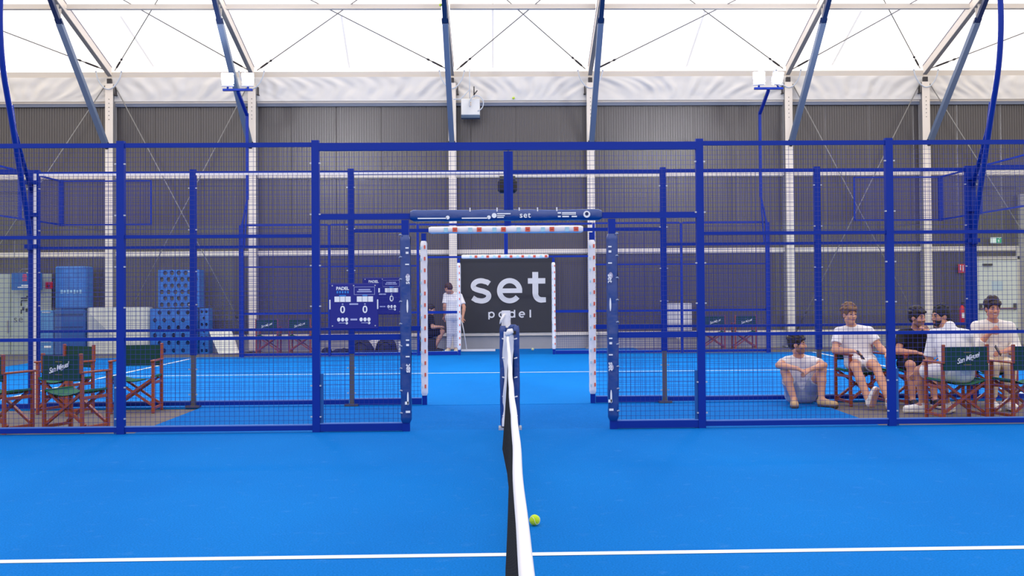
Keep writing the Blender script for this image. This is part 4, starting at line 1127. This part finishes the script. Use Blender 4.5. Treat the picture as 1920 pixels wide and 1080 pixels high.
    if hairstyle == 'long':
        g.ell(Hd(0, -.080, -.045), (.060, .046, .062), ax, .02)
        for _ in range(26):
            a = rnd.uniform(-1.2, 1.2); e = rnd.uniform(-.09, .06); g.ell(Hd(.062*math.sin(a), -.07-.045*math.cos(a), e), (.016, .016, .018), None, .010)
        for _ in range(30):
            a = rnd.uniform(0, 2*PI); e = rnd.uniform(.5, 1.4); g.ell(Hd(.08*math.cos(a)*math.cos(e), -.02+.098*math.sin(a)*math.cos(e), .045+.1*math.sin(e)), (.016, .016, .014), None, .010)
    g.build('hair', max(.005, h*.85), HR, root)
    if beard:
        g = SDF(); g.ell(Hd(0, .026, -.048), (.0635, .066, .066), ax, .02); g.ell(Hd(0, .056, -.092), (.032, .030, .026), ax, .02)
        g.ell(Hd(0, .07, .006), (.075, .07, .045), ax, .008, True); g.ell(Hd(0, .10, -.058), (.023, .03, .012), ax, .006, True); g.ell(Hd(0, -.06, -.05), (.09, .06, .1), ax, .01, True)
        g.build('beard', max(.005, h*.85), HR, root)
    # top
    tm, sleeve, e = top
    g = SDF()
    for q in (-1, 1):
        g.cap(pv+hl*q*.060+(ch-pv)*.12, ch+lat*q*.078, .122, .112, .05); g.cap(ch+lat*q*.078, uc*.7+ch*.3+lat*q*.08, .110, .092, .05)
    g.cap(J['shl'], J['shr'], .060, .060, .05); g.cap(nk+(uc-nk)*.42, J['shl']*.8+uc*.2, .058, .056, .05); g.cap(nk+(uc-nk)*.42, J['shr']*.8+uc*.2, .058, .056, .05)
    for q in 'lr':
        a, b_ = J['sh'+q], J['el'+q]
        if sleeve <= 1: g.cap(a, a+(b_-a)*sleeve, .063, .060+e, .02, True)
        else:
            g.cap(a, b_, .063, .054+e, .02); w_ = J['wr'+q]; g.cap(b_, b_+(w_-b_)*(sleeve-1), .054+e, .048+e, .02, True)
    if collar is not None:
        g.cap(uc, nk+A(collar), .085, .060, .03)
    # folds
    for _ in range(10):
        a = pv+(ch-pv)*rnd.uniform(.1, .8)+lat*rnd.uniform(-.1, .1)+f*0; 
        dirv = lat*rnd.uniform(-.12, .12)+np.array((0, 0, rnd.uniform(-.05, .09))); fw = unit(np.cross(up, lat)); sg = 1 if np.dot(fw, f) > 0 else -1
        g.cap(a+fw*sg*.100, a+fw*sg*.100+dirv, .012, .008, .03)
    if collar is None: g.cap(nk+(uc-nk)*.1, nk+unit(nk-uc)*.10, .056, .064, .010, False, True)     # neck opening
    g.build('shirt', h, tm, root)
    # bottom
    bm_, frac = bottom
    g = SDF(); g.cap(J['hipl'], J['hipr'], .119, .119, .05); g.cap(pv, pv+(ch-pv)*.22, .121, .116, .05)
    for q in 'lr':
        a, b_ = J['hip'+q], J['kn'+q]
        if frac <= 1: g.cap(a, a+(b_-a)*frac, .100, .086, .03, True)
        else:
            c_ = b_+(J['an'+q]-b_)*(frac-1); g.cap(a, b_, .100, .074, .03); g.cap(b_, c_, .072, .056, .02, True)
    g.build('shorts' if frac <= 1 else 'trousers', h, bm_, root)
    # shoes
    for q in 'lr':
        an, to = J['an'+q], J['to'+q]
        d = unit(to-an); 
        dn = A((0, 0, -1.0)); ff = unit(d-dn*np.dot(d, dn)*.9) if abs(d[2]) < .97 else d
        if an[2] < .16 and to[2] < .10:
            ff = unit(A((to[0]-an[0], to[1]-an[1], 0))); heel = A((an[0], an[1], .0))-ff*.045; toe = heel+ff*.27; upv = A((0, 0, 1))
        else:
            ff = unit(to-an); upv = unit(A((0, 0, 1))-ff*ff[2]); side_ = np.cross(ff, upv)
            if an[1] < to[1]: pass
            heel = an-upv*.07-ff*.05; toe = heel+ff*.27
        sl = np.cross(ff, upv)
        g = SDF()
        g.cap(heel+ff*.04+upv*.045, heel+ff*.12+upv*.045, .042, .042, .02); g.cap(heel+ff*.12+upv*.040, toe-ff*.045+upv*.034, .042, .036, .03)
        g.cap(heel+ff*.03+upv*.06, an+(J['kn'+q]-an)*.04, .040, .040, .02)
        for k2 in (-1, 1): g.cap(heel+ff*.17+sl*k2*.018+upv*.036, toe-ff*.045+sl*k2*.008+upv*.034, .033, .028, .02)
        g.ell(heel+ff*.135-upv*.085, (.16, .16, .09), np.array([ff, sl, upv]), .004, True)
        so = g.build('shoe', max(.0055, h*.8), shoe, root)
        g2 = SDF()
        for k2 in (-1, 1): g2.cap(heel+ff*.03+sl*k2*.012+upv*.012, heel+ff*.15+sl*k2*.020+upv*.012, .030, .032, .01); g2.cap(heel+ff*.15+sl*k2*.020+upv*.012, toe-ff*.04+sl*k2*.006+upv*.012, .032, .034, .01)
        g2.ell(heel+ff*.135-upv*.09, (.2, .2, .09), np.array([ff, sl, upv]), .003, True); g2.ell(heel+ff*.135+upv*.108, (.22, .2, .09), np.array([ff, sl, upv]), .003, True)
        g2.build('sole', max(.0055, h*.8), sole or mat('white_rubber', (232, 226, 216), .6), so)
    return root

WT = mat('white_cotton', (240, 236, 238), .85, bump=.2, bump_scale=30)
WS = mat('white_shorts_cloth', (238, 234, 236), .85); LG = mat('light_grey_cloth', (168, 176, 196), .85); BK = mat('black_cotton', (20, 19, 26), .85)
BG = mat('beige_twill', (224, 206, 180), .85); PG = mat('pale_grey_cloth', (206, 206, 218), .85)
TAN = mat('tan_suede', (192, 160, 118), .8); WSH = mat('white_leather', (238, 234, 232), .5); DSH = mat('dark_shoe', (30, 30, 40), .6)
JS = {
'sit':{'head':(3.604,13.12,0.747),'neck':(3.640,13.20,0.600),'chest':(3.685,13.28,0.400),'pelvis':(3.697,13.36,0.117),'shl':(3.500,13.22,0.530),'shr':(3.838,13.22,0.522),'ell':(3.334,12.99,0.500),'elr':(3.890,12.97,0.496),'wrl':(3.520,12.83,0.468),'wrr':(3.690,12.84,0.460),'hipl':(3.610,13.33,0.108),'hipr':(3.784,13.33,0.106),'knl':(3.410,12.99,0.420),'knr':(3.866,12.98,0.425),'anl':(3.494,12.90,0.085),'anr':(3.830,12.90,0.085),'tol':(3.451,12.72,0.03),'tor':(3.957,12.78,0.02)},
'chair':{'head':(4.260,13.10,1.114),'neck':(4.311,13.18,0.958),'chest':(4.357,13.22,0.790),'pelvis':(4.420,13.22,0.521),'shl':(4.142,13.17,0.893),'shr':(4.527,13.17,0.897),'ell':(4.063,13.08,0.675),'elr':(4.624,13.06,0.700),'wrl':(4.231,12.90,0.670),'wrr':(4.640,12.88,0.650),'hipl':(4.336,13.20,0.515),'hipr':(4.515,13.20,0.513),'knl':(4.231,12.80,0.474),'knr':(4.481,12.80,0.477),'anl':(4.323,12.62,0.080),'anr':(4.530,12.52,0.091),'tol':(4.360,12.56,0.27),'tor':(4.512,12.32,0.02)},
'black':{'head':(5.108,13.08,1.068),'neck':(5.118,13.15,0.919),'chest':(5.119,13.22,0.763),'pelvis':(5.094,13.22,0.511),'shl':(4.942,13.17,0.860),'shr':(5.301,13.17,0.850),'ell':(4.859,13.08,0.646),'elr':(5.266,12.96,0.659),'wrl':(5.000,12.88,0.650),'wrr':(5.176,12.91,0.890),'hipl':(5.004,13.20,0.490),'hipr':(5.184,13.20,0.488),'knl':(4.899,12.78,0.500),'knr':(5.165,12.78,0.500),'anl':(4.900,12.75,0.085),'anr':(5.169,12.75,0.085),'tol':(4.872,12.55,0.02),'tor':(5.187,12.55,0.02)},
'white':{'head':(4.938,11.98,1.112),'neck':(4.981,11.88,0.975),'chest':(5.005,11.82,0.804),'pelvis':(5.004,11.68,0.505),'shl':(4.865,12.00,0.905),'shr':(5.121,11.70,0.905),'ell':(4.822,12.02,0.610),'elr':(5.232,11.90,0.670),'wrl':(4.753,12.18,0.483),'wrr':(5.060,12.12,0.640),'hipl':(4.938,11.80,0.490),'hipr':(5.068,11.68,0.490),'knl':(4.768,12.18,0.480),'knr':(4.978,12.12,0.480),'anl':(4.807,12.20,0.085),'anr':(5.072,12.14,0.085),'tol':(4.606,12.26,0.02),'tor':(5.20,12.30,0.02)},
'smile':{'head':(5.864,12.66,1.182),'neck':(5.897,12.74,1.031),'chest':(5.920,12.80,0.860),'pelvis':(5.941,12.84,0.530),'shl':(5.704,12.76,0.967),'shr':(6.119,12.76,0.957),'ell':(5.671,12.68,0.715),'elr':(6.158,12.70,0.710),'wrl':(5.790,12.58,0.900),'wrr':(5.950,12.56,0.670),'hipl':(5.845,12.82,0.510),'hipr':(6.023,12.82,0.510),'knl':(5.731,12.38,0.510),'knr':(5.928,12.36,0.520),'anl':(5.747,12.46,0.085),'anr':(5.933,12.42,0.085),'tol':(5.726,12.28,0.02),'tor':(5.914,12.20,0.02)},
'back':{'head':(-1.369,25.10,1.520),'neck':(-1.293,25.20,1.395),'chest':(-1.259,25.20,1.228),'pelvis':(-1.261,25.20,0.864),'shl':(-1.433,25.20,1.350),'shr':(-1.104,25.20,1.335),'ell':(-1.465,25.15,1.098),'elr':(-1.000,25.10,1.069),'wrl':(-1.467,25.25,0.867),'wrr':(-1.028,25.02,0.831),'hipl':(-1.343,25.20,0.829),'hipr':(-1.173,25.20,0.828),'knl':(-1.345,25.18,0.446),'knr':(-1.196,25.20,0.445),'anl':(-1.380,25.20,0.085),'anr':(-1.203,25.20,0.085),'tol':(-1.423,25.05,0.02),'tor':(-1.194,25.02,0.02)},
'far':{'head':(-1.796,25.28,1.015),'neck':(-1.851,25.34,0.885),'chest':(-1.881,25.40,0.735),'pelvis':(-1.892,25.42,0.462),'shl':(-1.928,25.50,0.824),'shr':(-1.791,25.22,0.824),'ell':(-1.866,25.50,0.588),'elr':(-1.754,25.15,0.600),'wrl':(-1.644,25.40,0.570),'wrr':(-1.590,25.22,0.610),'hipl':(-1.915,25.50,0.440),'hipr':(-1.860,25.34,0.440),'knl':(-1.544,25.52,0.478),'knr':(-1.521,25.30,0.488),'anl':(-1.727,25.50,0.085),'anr':(-1.746,25.28,0.085),'tol':(-1.526,25.46,0.02),'tor':(-1.536,25.24,0.02)},
}
person('man in white T-shirt and grey shorts sitting on the blue floor, looking right', JS['sit'], (.86, -.50, .03), (214, 158, 128), (36, 26, 24), 'curly', (WT, .58, .006), (LG, .62), TAN, None,
       hands={'l': ((.72, .15, -.35), (0, .5, -.8), 1, .35), 'r': ((-.80, .0, -.45), (0, .5, -.8), -1, .40)}, sole=mat('dark_sole', (70, 60, 52), .7), stubble=True)
person('man in white T-shirt and short white shorts slouched in a chair, one sole raised', JS['chair'], (.24, -.96, .0), (216, 160, 130), (116, 84, 58), 'wavy', (WT, .62, .006), (WS, .50), WSH, None,
       hands={'l': ((.75, -.45, -.25), (0, -.1, -1), 1, .6), 'r': ((.25, -.65, -.70), (-.4, .3, -.8), -1, .35)}, sole=mat('red_brown_sole', (176, 138, 128), .7))
person('dark haired man in black T-shirt resting a hand at his mouth', JS['black'], (.50, -.86, -.02), (206, 150, 126), (34, 25, 26), 'curly', (BK, .60, .008), (BK, .80), DSH, None,
       hands={'l': ((.85, -.2, -.2), (0, .2, -1), 1, .5), 'r': ((-.45, .1, .55), (-.5, .8, .1), -1, .75)}, stubble=True)
person('bearded man in white shirt turned left, sitting with his back to the camera', JS['white'], (-.94, -.22, -.05), (196, 140, 112), (22, 18, 22), 'long', (WT, .85, .012), (WS, .82), WSH, None, beard=True,
       hands={'l': ((-.55, .2, -.78), (.2, .7, 0), 1, .35), 'r': ((-.8, .5, -.1), (0, 0, -1), -1, .4)}, collar=(.01, -.03, .030))
person('smiling man in white shirt and beige trousers facing the camera', JS['smile'], (-.10, -.99, -.06), (212, 150, 124), (50, 34, 30), 'wavy', (mat('cream_linen', (242, 234, 226), .85, bump=.2, bump_scale=30), 1.45, .006), (BG, 1.86), WSH, None, smile=True,
       hands={'l': ((.62, -.15, .40), (.2, .9, 0), -1, .7), 'r': ((-.9, -.25, -.05), (0, .3, -.9), -1, .55)})
person('man in white shirt and pale trousers standing with his back turned beyond the far gate', JS['back'], (-.75, .60, -.35), (206, 150, 124), (70, 44, 38), 'short', (WT, .75, .008), (PG, 1.95), mat('cream_shoe', (222, 208, 180), .7), None, h=.0085)
person('seated man in black beside the standing man at the far gate', JS['far'], (.86, -.25, -.25), (206, 154, 130), (40, 30, 30), 'short', (BK, .7, .008), (BK, .85), DSH, None, h=.0085)
# what the far seated man sits on, phones held in hand
b = MB(); b.rbox((0, 0, .17), (.40, .42, .34), .03)
o = simple('stool', 'dark low stool under the seated man in black beyond the far gate', 'stool', b, mat('dark_stool', (34, 34, 44), .6), (-1.88, 25.42, FZ))
b = MB(); b.box((0, 0, .345), (.36, .38, .02)); b.build('seat_pad', BLACK, o)
def phone(loc, rot, label):
    b = MB(); b.rbox((0, 0, 0), (.07, .135, .009), .003); o = tag(b.build('phone', BLACK, None, loc), label, 'phone', 'phones'); o.rotation_euler = rot
    b = MB(); b.box((0, 0, .0055), (.06, .12, .002)); b.build('screen', mat('dark_screen', (36, 40, 52), .1), o)
phone((4.30, 12.83, .628), (.9, .1, .9), 'dark phone in the hand of the man slouched in the chair')
phone((5.845, 12.50, .685), (1.1, -.3, 1.0), 'dark phone in the hand of the smiling man')

# ------------------------------------------------------------------ world and render settings
w = bpy.data.worlds.new('world'); S.world = w; w.use_nodes = True
bg = w.node_tree.nodes['Background']; bg.inputs['Color'].default_value = (1, .96, .91, 1); bg.inputs['Strength'].default_value = .9
S.view_settings.view_transform = 'Standard'; S.view_settings.look = 'None'; S.view_settings.gamma = 1; S.view_settings.use_curve_mapping = False
S.view_settings.exposure = 0.0
S.cycles.transparent_max_bounces = 48
